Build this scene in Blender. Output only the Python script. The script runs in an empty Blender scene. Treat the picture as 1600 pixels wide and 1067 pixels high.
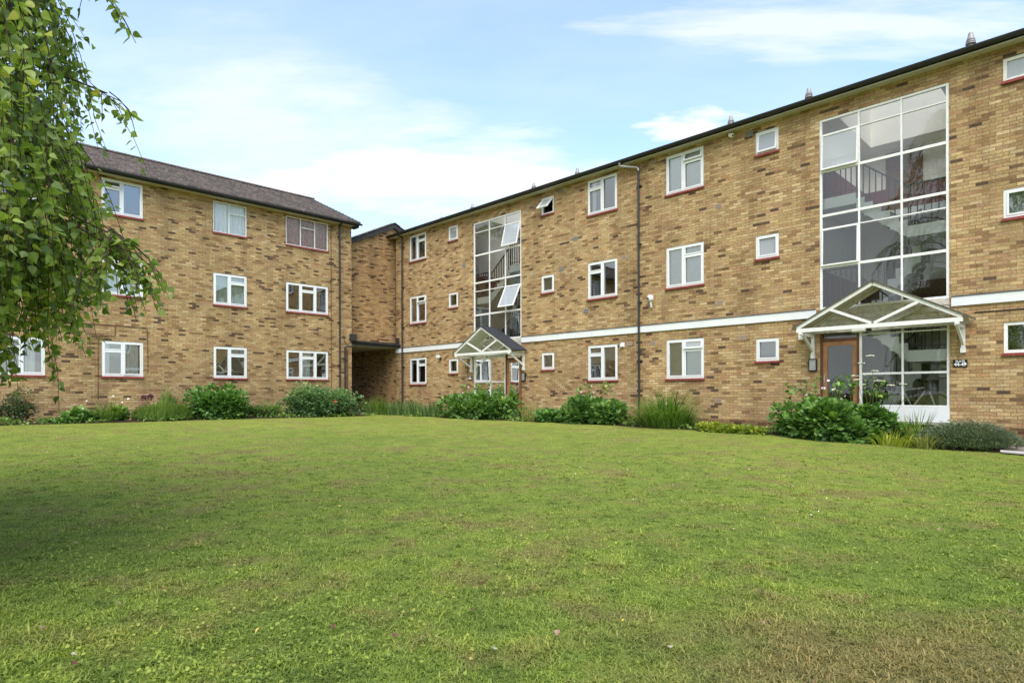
import bpy, math, random
import numpy as np
from math import sin, cos, pi, radians
from mathutils import Vector, Matrix

random.seed(7)
rng = np.random.default_rng(11)
scene = bpy.context.scene
COL = scene.collection
EH = 1.15                      # eye height over the near lawn; building heights below are measured from the eye
A = 0.78164                    # direction of the long right block
DR, DL = 16.306, 23.623        # distance of the two facades


class Frame:
    """u = rightward along a facade, v = into the building, z = up (from eye level)"""
    def __init__(s, o, ang):
        s.o = np.array([o[0], o[1], 0.0]); s.ang = ang
        s.u = np.array([cos(ang), sin(ang), 0]); s.v = np.array([-sin(ang), cos(ang), 0])
    def w(s, u, v, z=0.0):
        p = s.o + s.u * u + s.v * v
        return Vector((p[0], p[1], z + EH))


FR = Frame((cos(A) * DR, sin(A) * DR), A - pi / 2)
FL = Frame((-sin(A) * DL, cos(A) * DL), A)


# ---------------------------------------------------------------- terrain
CTRL = np.array([(-13.86, 16.71, -.84), (-10.4, 20.1, -.83), (-7.2, 23.3, -.84), (-4.7, 25.4, -.90), (-2.4, 23, -.905),
                 (0, 20.6, -.905), (3.5, 17, -.885), (6, 14.5, -.95), (7.9, 12.7, -1.06), (9.1, 11.4, -1.18),
                 (0, 2.5, -1.15), (-3, 3, -1.15), (4, 4, -1.2), (0, 8, -1.09), (-8, 8, -1.04), (8, 6, -1.25),
                 (12, 8, -1.27), (-20, 10, -.92), (-5, 14, -.97), (2, 13, -1.0), (-20, 18, -.85), (-12, 24, -.85),
                 (2, 26, -.92), (10, 19, -.98), (15, 12, -1.25), (-8, 0, -1.15), (8, 0, -1.25), (0, -8, -1.2), (-8, 30, -.88)])


def ground(x, y):
    x = np.asarray(x, float); y = np.asarray(y, float)
    d2 = (x[..., None] - CTRL[:, 0]) ** 2 + (y[..., None] - CTRL[:, 1]) ** 2
    w = np.exp(-d2 / (2 * 2.6 ** 2)) + 1e-4 / (1 + d2)
    r = (w * CTRL[:, 2]).sum(-1) / w.sum(-1)
    r = r + .012 * np.sin(x * .9 + 1) * np.cos(y * .7) + .008 * np.sin(x * 2.3 - y * 1.7)
    return r + EH


def gz(x, y):
    return float(ground(np.array([x]), np.array([y]))[0])


# ---------------------------------------------------------------- materials
def new_mat(name):
    m = bpy.data.materials.new(name); m.use_nodes = True
    nt = m.node_tree
    for n in list(nt.nodes): nt.nodes.remove(n)
    out = nt.nodes.new('ShaderNodeOutputMaterial')
    return m, nt, out


def N(nt, t, **kw):
    n = nt.nodes.new(t)
    for k, v in kw.items():
        if k == 'ins':
            for a, b in v.items(): n.inputs[a].default_value = b
        else: setattr(n, k, v)
    return n


def math_n(nt, op, a, b=None, clamp=False):
    n = nt.nodes.new('ShaderNodeMath'); n.operation = op; n.use_clamp = clamp
    for i, x in enumerate((a, b)):
        if x is None: continue
        if isinstance(x, (int, float)): n.inputs[i].default_value = x
        else: nt.links.new(x, n.inputs[i])
    return n.outputs[0]


def mixc(nt, fac, a, b, blend='MIX'):
    n = nt.nodes.new('ShaderNodeMix'); n.data_type = 'RGBA'; n.blend_type = blend
    for i, x in ((0, fac), (6, a), (7, b)):
        if isinstance(x, (int, float)): n.inputs[i].default_value = x
        elif isinstance(x, tuple): n.inputs[i].default_value = (*x, 1) if len(x) == 3 else x
        else: nt.links.new(x, n.inputs[i])
    return n.outputs[2]


def ramp(nt, fac, stops, interp='LINEAR'):
    n = nt.nodes.new('ShaderNodeValToRGB'); n.color_ramp.interpolation = interp
    e = n.color_ramp.elements
    while len(e) > 1: e.remove(e[0])
    e[0].position = stops[0][0]; e[0].color = (*stops[0][1], 1)
    for p, c in stops[1:]:
        k = e.new(p); k.color = (*c, 1)
    nt.links.new(fac, n.inputs[0])
    return n.outputs[0]


def noise(nt, vec, scale, detail=4, rough=.55, dim='3D'):
    n = N(nt, 'ShaderNodeTexNoise', noise_dimensions=dim)
    n.inputs['Scale'].default_value = scale; n.inputs['Detail'].default_value = detail
    n.inputs['Roughness'].default_value = rough
    if vec is not None: nt.links.new(vec, n.inputs['Vector'])
    return n.outputs['Fac']


def plain(name, col, rough=.5, spec=.5, var=.12, scale=6, metal=0.0, dirt=None, dirt_amt=.0, bump=0.0):
    m, nt, out = new_mat(name)
    p = N(nt, 'ShaderNodeBsdfPrincipled'); nt.links.new(p.outputs[0], out.inputs[0])
    tc = N(nt, 'ShaderNodeTexCoord').outputs['Object']
    n = noise(nt, tc, scale, 5)
    lo = tuple(c * (1 - var) for c in col); hi = tuple(min(1, c * (1 + var)) for c in col)
    c = ramp(nt, n, [(.3, lo), (.7, hi)])
    if dirt:
        n2 = noise(nt, tc, scale * 2.7, 8, .7)
        f = ramp(nt, n2, [(.5, (0, 0, 0)), (.68, (dirt_amt,) * 3)])
        c = mixc(nt, f, c, dirt)
    nt.links.new(c, p.inputs['Base Color'])
    p.inputs['Roughness'].default_value = rough; p.inputs['Metallic'].default_value = metal
    p.inputs['Specular IOR Level'].default_value = spec
    if bump:
        b = N(nt, 'ShaderNodeBump'); b.inputs['Strength'].default_value = bump; b.inputs['Distance'].default_value = .01
        nt.links.new(noise(nt, tc, scale * 5, 6), b.inputs['Height']); nt.links.new(b.outputs[0], p.inputs['Normal'])
    return m


def brick_mat(name, seed=0.0, tint=(1, 1, 1), dark=0.0):
    m, nt, out = new_mat(name)
    p = N(nt, 'ShaderNodeBsdfPrincipled'); nt.links.new(p.outputs[0], out.inputs[0])
    uv = N(nt, 'ShaderNodeUVMap'); uv.uv_map = 'UVMap'
    sep = N(nt, 'ShaderNodeSeparateXYZ'); nt.links.new(uv.outputs[0], sep.inputs[0])
    x, y = sep.outputs[0], sep.outputs[1]
    ys = math_n(nt, 'DIVIDE', y, .075); row = math_n(nt, 'FLOOR', ys)
    wob = N(nt, 'ShaderNodeTexWhiteNoise', noise_dimensions='1D'); nt.links.new(row, wob.inputs['W'])
    xs = math_n(nt, 'DIVIDE', x, .225)
    par = math_n(nt, 'MODULO', math_n(nt, 'ABSOLUTE', row), 2.0)
    xs = math_n(nt, 'ADD', xs, math_n(nt, 'MULTIPLY', par, .5))
    xs = math_n(nt, 'ADD', xs, math_n(nt, 'MULTIPLY', wob.outputs[0], .09))
    col = math_n(nt, 'FLOOR', xs)
    fx = math_n(nt, 'SUBTRACT', xs, col); fy = math_n(nt, 'SUBTRACT', ys, row)
    cmb = N(nt, 'ShaderNodeCombineXYZ'); nt.links.new(col, cmb.inputs[0]); nt.links.new(row, cmb.inputs[1]); cmb.inputs[2].default_value = seed
    wn = N(nt, 'ShaderNodeTexWhiteNoise', noise_dimensions='3D'); nt.links.new(cmb.outputs[0], wn.inputs['Vector'])
    sc = N(nt, 'ShaderNodeVectorMath', operation='MULTIPLY'); nt.links.new(cmb.outputs[0], sc.inputs[0]); sc.inputs[1].default_value = (.22, .16, 1)
    cl = noise(nt, sc.outputs[0], 1.0, 2, .5)
    v = math_n(nt, 'ADD', wn.outputs['Value'], math_n(nt, 'MULTIPLY', math_n(nt, 'SUBTRACT', cl, .5), .55))
    v = math_n(nt, 'ADD', v, dark)
    c = ramp(nt, v, [(0.0, (.60, .45, .26)), (.07, (.53, .385, .205)), (.22, (.46, .325, .165)), (.42, (.50, .345, .185)),
                     (.56, (.415, .28, .14)), (.69, (.43, .27, .155)), (.80, (.35, .22, .11)), (.882, (.42, .245, .13)), (.895, (.27, .165, .085)),
                     (.965, (.18, .11, .062)), (1.0, (.11, .07, .048))], 'CONSTANT')
    # a second white noise shifts each brick a little in brightness, fine noise marks each face
    c2 = mixc(nt, 1.0, c, ramp(nt, wn.outputs['Color'], [(0, (.82, .82, .83)), (1, (1.14, 1.12, 1.08))]), 'MULTIPLY')
    fine = noise(nt, uv.outputs[0], 24, 6, .75)
    c2 = mixc(nt, 1.0, c2, ramp(nt, fine, [(.32, (.60, .57, .54)), (.68, (1.30, 1.30, 1.28))]), 'MULTIPLY')
    # mortar joints: the lower and side edge of each cell
    ew = math_n(nt, 'MULTIPLY', math_n(nt, 'SUBTRACT', noise(nt, uv.outputs[0], 30, 2), .5), .1)
    mx = math_n(nt, 'LESS_THAN', math_n(nt, 'ADD', fx, math_n(nt, 'MULTIPLY', ew, .35)), .042)
    my = math_n(nt, 'LESS_THAN', math_n(nt, 'ADD', fy, ew), .135)
    mo = math_n(nt, 'MAXIMUM', mx, my)
    jn = noise(nt, uv.outputs[0], 1.3, 4, .6)
    jc = ramp(nt, jn, [(.35, (.15, .108, .066)), (.65, (.31, .24, .155))])  # mortar darkened so its colour carries the shadow of the raked joints
    c3 = mixc(nt, mo, c2, jc)
    big = noise(nt, uv.outputs[0], .42, 6, .6)
    c3 = mixc(nt, 1.0, c3, ramp(nt, big, [(.3, tuple(.84 * t for t in tint)), (.7, tuple(1.10 * t for t in tint))]), 'MULTIPLY')
    smp = N(nt, 'ShaderNodeVectorMath', operation='MULTIPLY'); nt.links.new(uv.outputs[0], smp.inputs[0]); smp.inputs[1].default_value = (1.6, .16, 1)
    c3 = mixc(nt, 1.0, c3, ramp(nt, noise(nt, smp.outputs[0], 1.0, 7, .68), [(.34, (.74, .73, .72)), (.5, (.98, .98, .98)), (.68, (1.07, 1.06, 1.04))]), 'MULTIPLY')
    nt.links.new(c3, p.inputs['Base Color'])
    p.inputs['Roughness'].default_value = .9; p.inputs['Specular IOR Level'].default_value = .2
    h = math_n(nt, 'ADD', math_n(nt, 'SUBTRACT', 1.0, mo), math_n(nt, 'MULTIPLY', fine, .5))
    h = math_n(nt, 'ADD', h, math_n(nt, 'MULTIPLY', wn.outputs['Value'], .4))
    b = N(nt, 'ShaderNodeBump'); b.inputs['Strength'].default_value = .75; b.inputs['Distance'].default_value = .012
    nt.links.new(h, b.inputs['Height']); nt.links.new(b.outputs[0], p.inputs['Normal'])
    return m


def glass_mat(name, tint=(1, 1, 1), boost=1.0, milk=0.0, base=0.0):
    m, nt, out = new_mat(name)
    tr = N(nt, 'ShaderNodeBsdfTransparent'); tr.inputs[0].default_value = (*[t * .97 for t in tint], 1)
    gl = N(nt, 'ShaderNodeBsdfGlossy'); gl.inputs['Roughness'].default_value = .008; gl.inputs[0].default_value = (1, 1, 1, 1)
    tc = N(nt, 'ShaderNodeTexCoord').outputs['Object']
    b = N(nt, 'ShaderNodeBump'); b.inputs['Strength'].default_value = .08; b.inputs['Distance'].default_value = .02
    nt.links.new(noise(nt, tc, 1.6, 1), b.inputs['Height']); nt.links.new(b.outputs[0], gl.inputs['Normal'])
    fr = N(nt, 'ShaderNodeFresnel'); fr.inputs[0].default_value = 1.52
    fac = math_n(nt, 'ADD', math_n(nt, 'MULTIPLY', fr.outputs[0], boost), base, True)
    mx = N(nt, 'ShaderNodeMixShader'); nt.links.new(fac, mx.inputs[0]); nt.links.new(tr.outputs[0], mx.inputs[1]); nt.links.new(gl.outputs[0], mx.inputs[2])
    last = mx
    if milk:
        df = N(nt, 'ShaderNodeBsdfDiffuse'); df.inputs[0].default_value = (.62, .65, .68, 1)
        m2 = N(nt, 'ShaderNodeMixShader'); m2.inputs[0].default_value = milk
        nt.links.new(mx.outputs[0], m2.inputs[1]); nt.links.new(df.outputs[0], m2.inputs[2]); last = m2
    nt.links.new(last.outputs[0], out.inputs[0])
    return m


def leaf_mat(name, col_a, col_b, trans=.35, rough=.42, spec=.4, gscale=1.3):
    """leaf colour varies per leaf (attribute 'Tone') between two colours"""
    m, nt, out = new_mat(name)
    at = N(nt, 'ShaderNodeAttribute', attribute_name='Tone', attribute_type='GEOMETRY')
    f = at.outputs['Fac']
    geo = N(nt, 'ShaderNodeNewGeometry')
    n = noise(nt, geo.outputs['Position'], gscale, 3)
    f2 = math_n(nt, 'ADD', f, math_n(nt, 'MULTIPLY', math_n(nt, 'SUBTRACT', n, .5), .5), True)
    mid = tuple((a + b) / 2 for a, b in zip(col_a, col_b))
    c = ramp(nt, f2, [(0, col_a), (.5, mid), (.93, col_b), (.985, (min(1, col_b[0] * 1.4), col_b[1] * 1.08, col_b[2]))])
    p = N(nt, 'ShaderNodeBsdfPrincipled'); nt.links.new(c, p.inputs['Base Color'])
    p.inputs['Roughness'].default_value = rough; p.inputs['Specular IOR Level'].default_value = spec
    t = N(nt, 'ShaderNodeBsdfTranslucent')
    nt.links.new(mixc(nt, 1.0, c, (1.5, 1.7, .6), 'MULTIPLY'), t.inputs[0])
    mx = N(nt, 'ShaderNodeMixShader'); mx.inputs[0].default_value = trans
    nt.links.new(p.outputs[0], mx.inputs[1]); nt.links.new(t.outputs[0], mx.inputs[2]); nt.links.new(mx.outputs[0], out.inputs[0])
    return m


M = {}
M['brickR'] = brick_mat('stock_brick', 0.0, (1.04, 1.03, 1.01))
M['brickL'] = brick_mat('stock_brick_side_block', 5.0, (1.0, .99, .945), .03)
M['brickK'] = brick_mat('stock_brick_link', 9.0, (.94, .87, .79), .06)
M['plinth'] = brick_mat('plinth_brick', 13.0, (.62, .58, .56), .22)
M['white'] = plain('white_upvc', (.78, .79, .80), .35, .5, .03, 3)
M['paint'] = plain('white_paint', (.82, .81, .79), .5, .4, .05, 5, dirt=(.34, .32, .27), dirt_amt=.3)
M['board'] = plain('white_band_board', (.80, .81, .82), .5, .4, .03, 2, dirt=(.42, .40, .36), dirt_amt=.15)
M['oldwood'] = plain('weathered_painted_timber', (.62, .57, .49), .75, .2, .15, 4, dirt=(.16, .15, .11), dirt_amt=.7, bump=.3)
M['soffit'] = plain('soffit_board', (.50, .46, .38), .7, .2, .1, 3, dirt=(.2, .17, .12), dirt_amt=.3)
M['soffit_edge'] = plain('soffit_edge', (.62, .60, .56), .6, .3, .12, 3)
M['sill'] = plain('red_sill', (.25, .047, .038), .6, .3, .3, 9, dirt=(.36, .20, .17), dirt_amt=.5)
M['black'] = plain('black_upvc', (.022, .023, .026), .38, .5, .2, 4)
M['fascia'] = plain('dark_fascia', (.035, .034, .036), .55, .3, .3, 6)
M['brownpipe'] = plain('brown_pipe', (.13, .06, .035), .6, .3, .2, 6)
M['felt'] = plain('roof_felt', (.040, .042, .050), .9, .2, .25, 20, bump=.4)
M['oldfelt'] = plain('worn_felt_edge', (.10, .095, .075), .9, .2, .35, 14, bump=.4)
M['flashing'] = plain('lead_flashing', (.09, .095, .10), .6, .4, .3, 8)
M['doorwood'] = plain('varnished_door_timber', (.36, .165, .065), .4, .5, .25, 7)
M['doordark'] = plain('dark_door_timber', (.13, .045, .022), .45, .5, .25, 7)
M['cream'] = plain('cream_plaster', (.86, .84, .78), .85, .2, .05, 1.5)
M['stairwhite'] = plain('white_stair_string', (.90, .91, .90), .5, .4, .03, 3)
M['maroon'] = plain('maroon_paint', (.15, .018, .024), .4, .5, .15, 4)
M['iron'] = plain('black_railing', (.02, .02, .022), .45, .5, .1, 6)
M['room'] = plain('room_walls', (.40, .38, .34), .9, .1, .15, .8)
M['curtain_white'] = plain('white_curtain', (.88, .89, .90), .8, .1, .05, 8)
M['curtain_brown'] = plain('brown_curtain', (.56, .37, .31), .8, .1, .2, 8)
M['blind'] = plain('pale_blind', (.76, .79, .69), .7, .2, .04, 3)
M['blind_grey'] = plain('grey_blind', (.50, .52, .53), .7, .2, .05, 3)
M['blind_tan'] = plain('tan_blind', (.36, .26, .14), .7, .2, .08, 3)
M['glass_old'] = glass_mat('old_single_glass', (.98, .99, .98), .9)
M['glass'] = glass_mat('window_glass', (.95, .98, .97), 2.2, 0, .15)
M['glass_sky'] = glass_mat('frosted_glass', (.9, .95, 1), 2.0, .45, .12)
M['glass_stair'] = glass_mat('stair_glass', (.98, .99, .98), 2.0, 0, .02)
M['metal'] = plain('grey_metal', (.45, .46, .47), .35, .5, .1, 5, metal=.7)
M['flue'] = plain('flue_metal', (.30, .29, .29), .5, .5, .25, 9, metal=.3)
M['stone'] = plain('stone_sill', (.38, .36, .32), .8, .2, .15, 6)
M['soil'] = plain('dark_soil', (.060, .042, .028), 1, .1, .4, 6, bump=1.0)
M['paving'] = plain('tarmac_path', (.22, .195, .185), .95, .2, .18, 9, bump=.6)
M['kerb'] = plain('pale_kerb', (.42, .40, .37), .85, .2, .1, 6)
M['airbrick'] = plain('air_brick', (.46, .31, .21), .9, .1, .1, 9)
M['airbrick_grey'] = plain('air_brick_grey', (.22, .21, .20), .9, .1, .1, 9)
M['bark'] = plain('silver_bark', (.50, .48, .44), .85, .2, .25, 3, dirt=(.05, .045, .04), dirt_amt=.9, bump=.6)
M['twig'] = plain('brown_twig', (.075, .045, .03), .8, .2, .3, 8)
M['stem'] = plain('green_stem', (.10, .14, .04), .7, .2, .3, 8)
M['birchleaf'] = leaf_mat('birch_leaf', (.085, .140, .036), (.420, .510, .130), .44, .38, .45, 1.5)
M['leaf_dark'] = leaf_mat('dark_glossy_leaf', (.040, .115, .026), (.200, .360, .075), .25, .38, .45)
M['leaf_mid'] = leaf_mat('mid_green_leaf', (.060, .125, .030), (.260, .390, .090), .3, .5, .3)
M['leaf_blue'] = leaf_mat('blue_green_leaf', (.060, .130, .050), (.270, .410, .160), .25, .5, .3)
M['leaf_anem'] = leaf_mat('anemone_leaf', (.045, .115, .026), (.230, .390, .085), .25, .45, .35, 2.2)
M['leaf_yellow'] = leaf_mat('yellow_green_leaf', (.15, .22, .03), (.42, .44, .06), .3, .5, .3, 3)
M['leaf_lav'] = leaf_mat('grey_lavender_leaf', (.075, .11, .07), (.25, .30, .20), .2, .7, .2, 3)
M['leaf_rose'] = leaf_mat('rose_leaf', (.04, .07, .03), (.16, .19, .075), .25, .5, .3)
M['strap'] = leaf_mat('strap_leaf', (.055, .120, .018), (.240, .370, .080), .3, .4, .4, 2)
M['strap_blue'] = leaf_mat('iris_leaf', (.055, .115, .035), (.21, .32, .12), .3, .45, .35, 2)
M['strap_pale'] = leaf_mat('pale_grass_leaf', (.17, .20, .06), (.42, .40, .16), .3, .6, .2, 2)
M['spike'] = leaf_mat('rosemary_leaf', (.055, .11, .02), (.20, .30, .06), .3, .6, .2, 2)
M['petal_pink'] = plain('pink_petal', (.80, .60, .64), .6, .3, .15, 20)
M['petal_white'] = plain('white_petal', (.85, .83, .72), .6, .3, .08, 20)
M['petal_red'] = plain('red_petal', (.62, .10, .07), .6, .3, .2, 20)
M['umbel'] = plain('umbel_flower', (.80, .80, .66), .7, .3, .1, 30)
M['pot'] = plain('plant_pot', (.12, .10, .09), .6, .3, .2, 9)
M['lens'] = plain('dark_lens', (.01, .01, .012), .1, .7, .1, 5)
M['sign_black'] = plain('sign_black', (.008, .008, .009), .35, .5, .1, 5)
M['sign_white'] = plain('sign_lettering', (.85, .85, .85), .5, .3, .02, 5)
M['tyre'] = plain('rubber', (.015, .015, .016), .8, .2, .1, 5)


def tile_mat():
    m, nt, out = new_mat('concrete_roof_tiles')
    p = N(nt, 'ShaderNodeBsdfPrincipled'); nt.links.new(p.outputs[0], out.inputs[0])
    uv = N(nt, 'ShaderNodeUVMap'); uv.uv_map = 'UVMap'
    sep = N(nt, 'ShaderNodeSeparateXYZ'); nt.links.new(uv.outputs[0], sep.inputs[0])
    row = math_n(nt, 'FLOOR', math_n(nt, 'DIVIDE', sep.outputs[1], .30))
    xs = math_n(nt, 'ADD', math_n(nt, 'DIVIDE', sep.outputs[0], .24), math_n(nt, 'MULTIPLY', math_n(nt, 'MODULO', row, 2.0), .5))
    col = math_n(nt, 'FLOOR', xs); fx = math_n(nt, 'SUBTRACT', xs, col)
    cmb = N(nt, 'ShaderNodeCombineXYZ'); nt.links.new(col, cmb.inputs[0]); nt.links.new(row, cmb.inputs[1])
    wn = N(nt, 'ShaderNodeTexWhiteNoise', noise_dimensions='3D'); nt.links.new(cmb.outputs[0], wn.inputs['Vector'])
    c = ramp(nt, wn.outputs['Value'], [(0, (.105, .078, .070)), (.4, (.135, .10, .088)), (.75, (.085, .065, .06)), (.93, (.18, .13, .11))], 'CONSTANT')
    n1 = noise(nt, uv.outputs[0], 9, 8, .75)
    c = mixc(nt, ramp(nt, n1, [(.52, (0, 0, 0)), (.66, (.75, .75, .75))]), c, (.34, .31, .27))
    n2 = noise(nt, uv.outputs[0], 2.2, 6, .7)
    c = mixc(nt, ramp(nt, n2, [(.52, (0, 0, 0)), (.7, (.6, .6, .6))]), c, (.10, .10, .05))
    c = mixc(nt, math_n(nt, 'LESS_THAN', fx, .04), c, (.03, .025, .024))
    nt.links.new(c, p.inputs['Base Color']); p.inputs['Roughness'].default_value = .92
    b = N(nt, 'ShaderNodeBump'); b.inputs['Strength'].default_value = .6; b.inputs['Distance'].default_value = .012
    nt.links.new(math_n(nt, 'ADD', n1, math_n(nt, 'GREATER_THAN', fx, .04)), b.inputs['Height']); nt.links.new(b.outputs[0], p.inputs['Normal'])
    return m


M['tiles'] = tile_mat()


def lawn_colour(nt, pos, blade_fac=None):
    """patchy mown lawn colours laid out in world metres: fresh green, yellowed and brown patches"""
    n1 = noise(nt, pos, .33, 5, .6)
    n2 = noise(nt, pos, 1.7, 6, .65)
    n3 = noise(nt, pos, 9, 4, .6)
    sep = N(nt, 'ShaderNodeSeparateXYZ'); nt.links.new(pos, sep.inputs[0])
    # brown worn patch on the near right, seen in the lawn itself
    dx = math_n(nt, 'DIVIDE', math_n(nt, 'SUBTRACT', sep.outputs[0], 1.75), 1.5)
    dy = math_n(nt, 'DIVIDE', math_n(nt, 'SUBTRACT', sep.outputs[1], 2.75), .95)
    r2 = math_n(nt, 'ADD', math_n(nt, 'MULTIPLY', dx, dx), math_n(nt, 'MULTIPLY', dy, dy))
    patch = math_n(nt, 'MULTIPLY', math_n(nt, 'SUBTRACT', 1.0, r2, True), 1.0)
    far = math_n(nt, 'DIVIDE', sep.outputs[1], 20.0, True)
    g1 = mixc(nt, n3, (.150, .210, .038), (.250, .320, .072))
    g2 = mixc(nt, n3, (.290, .350, .060), (.370, .420, .095))
    f = ramp(nt, math_n(nt, 'ADD', n1, math_n(nt, 'MULTIPLY', math_n(nt, 'SUBTRACT', n2, .5), .5)), [(.40, (0, 0, 0)), (.62, (1, 1, 1))])
    f = math_n(nt, 'ADD', math_n(nt, 'MULTIPLY', f, .55), math_n(nt, 'MULTIPLY', far, .5), True)
    c = mixc(nt, f, g1, g2)
    bf = ramp(nt, math_n(nt, 'ADD', math_n(nt, 'MULTIPLY', n2, .75), math_n(nt, 'MULTIPLY', n1, .35)), [(.535, (0, 0, 0)), (.67, (.72, .72, .72))])
    bp = ramp(nt, math_n(nt, 'MULTIPLY', math_n(nt, 'ADD', patch, 0.0), math_n(nt, 'ADD', math_n(nt, 'MULTIPLY', n2, 2.4), -.35)), [(.1, (0, 0, 0)), (.8, (.85, .85, .85))])
    bf = math_n(nt, 'MAXIMUM', bf, bp)
    mot = noise(nt, pos, 3.2, 7, .72)
    c = mixc(nt, 1.0, c, ramp(nt, mot, [(.32, (.66, .70, .72)), (.5, (1.0, 1.0, 1.0)), (.68, (1.22, 1.16, 1.05))]), 'MULTIPLY')
    c = mixc(nt, bf, c, (.27, .21, .095))
    return c


m, nt, out = new_mat('lawn_ground')
p_ = N(nt, 'ShaderNodeBsdfPrincipled'); nt.links.new(p_.outputs[0], out.inputs[0])
geo_ = N(nt, 'ShaderNodeNewGeometry')
cc = lawn_colour(nt, geo_.outputs['Position'])
fn = noise(nt, geo_.outputs['Position'], 70, 4, .7)
cc = mixc(nt, 1.0, cc, ramp(nt, fn, [(.3, (.50, .50, .45)), (.7, (1.15, 1.15, 1.1))]), 'MULTIPLY')
nt.links.new(cc, p_.inputs['Base Color']); p_.inputs['Roughness'].default_value = 1; p_.inputs['Specular IOR Level'].default_value = .1
b_ = N(nt, 'ShaderNodeBump'); b_.inputs['Strength'].default_value = 1; b_.inputs['Distance'].default_value = .02
nt.links.new(fn, b_.inputs['Height']); nt.links.new(b_.outputs[0], p_.inputs['Normal'])
M['lawn'] = m

m, nt, out = new_mat('grass_blade')
geo_ = N(nt, 'ShaderNodeNewGeometry')
cc = lawn_colour(nt, geo_.outputs['Position'])
at_ = N(nt, 'ShaderNodeAttribute', attribute_name='Tone', attribute_type='GEOMETRY')
cc = mixc(nt, 1.0, cc, ramp(nt, at_.outputs['Fac'], [(0, (.42, .50, .40)), (.35, (.85, .92, .80)), (.7, (1.15, 1.12, 1.0)), (.9, (1.45, 1.32, 1.3)), (.96, (1.55, 1.35, 1.3))]), 'MULTIPLY')
p_ = N(nt, 'ShaderNodeBsdfPrincipled'); nt.links.new(cc, p_.inputs['Base Color'])
p_.inputs['Roughness'].default_value = .55; p_.inputs['Specular IOR Level'].default_value = .25
t_ = N(nt, 'ShaderNodeBsdfTranslucent'); nt.links.new(mixc(nt, 1.0, cc, (1.3, 1.5, .7), 'MULTIPLY'), t_.inputs[0])
mx_ = N(nt, 'ShaderNodeMixShader'); mx_.inputs[0].default_value = .3
nt.links.new(p_.outputs[0], mx_.inputs[1]); nt.links.new(t_.outputs[0], mx_.inputs[2]); nt.links.new(mx_.outputs[0], out.inputs[0])
M['blade'] = m


# ---------------------------------------------------------------- mesh building
OFF = {}


def link(o, parent=None):
    COL.objects.link(o)
    if parent is not None: o.parent = parent
    return o


def tag(o, label=None, cat=None, group=None, kind=None):
    if label: o['label'] = label
    if cat: o['category'] = cat
    if group: o['group'] = group
    if kind: o['kind'] = kind
    return o


def empty(name, loc, rz=0.0, off=(0, 0, 0)):
    o = bpy.data.objects.new(name, None); o.empty_display_size = .2
    o.location = loc; o.rotation_euler = (0, 0, rz); link(o); OFF[o.name] = off
    return o


def fempty(name, F, u, v, z):
    """an Empty at (u, v, z) of a facade frame; its children are modelled in that frame's coordinates"""
    return empty(name, F.w(u, v, z), F.ang, (u, v, z))


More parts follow.
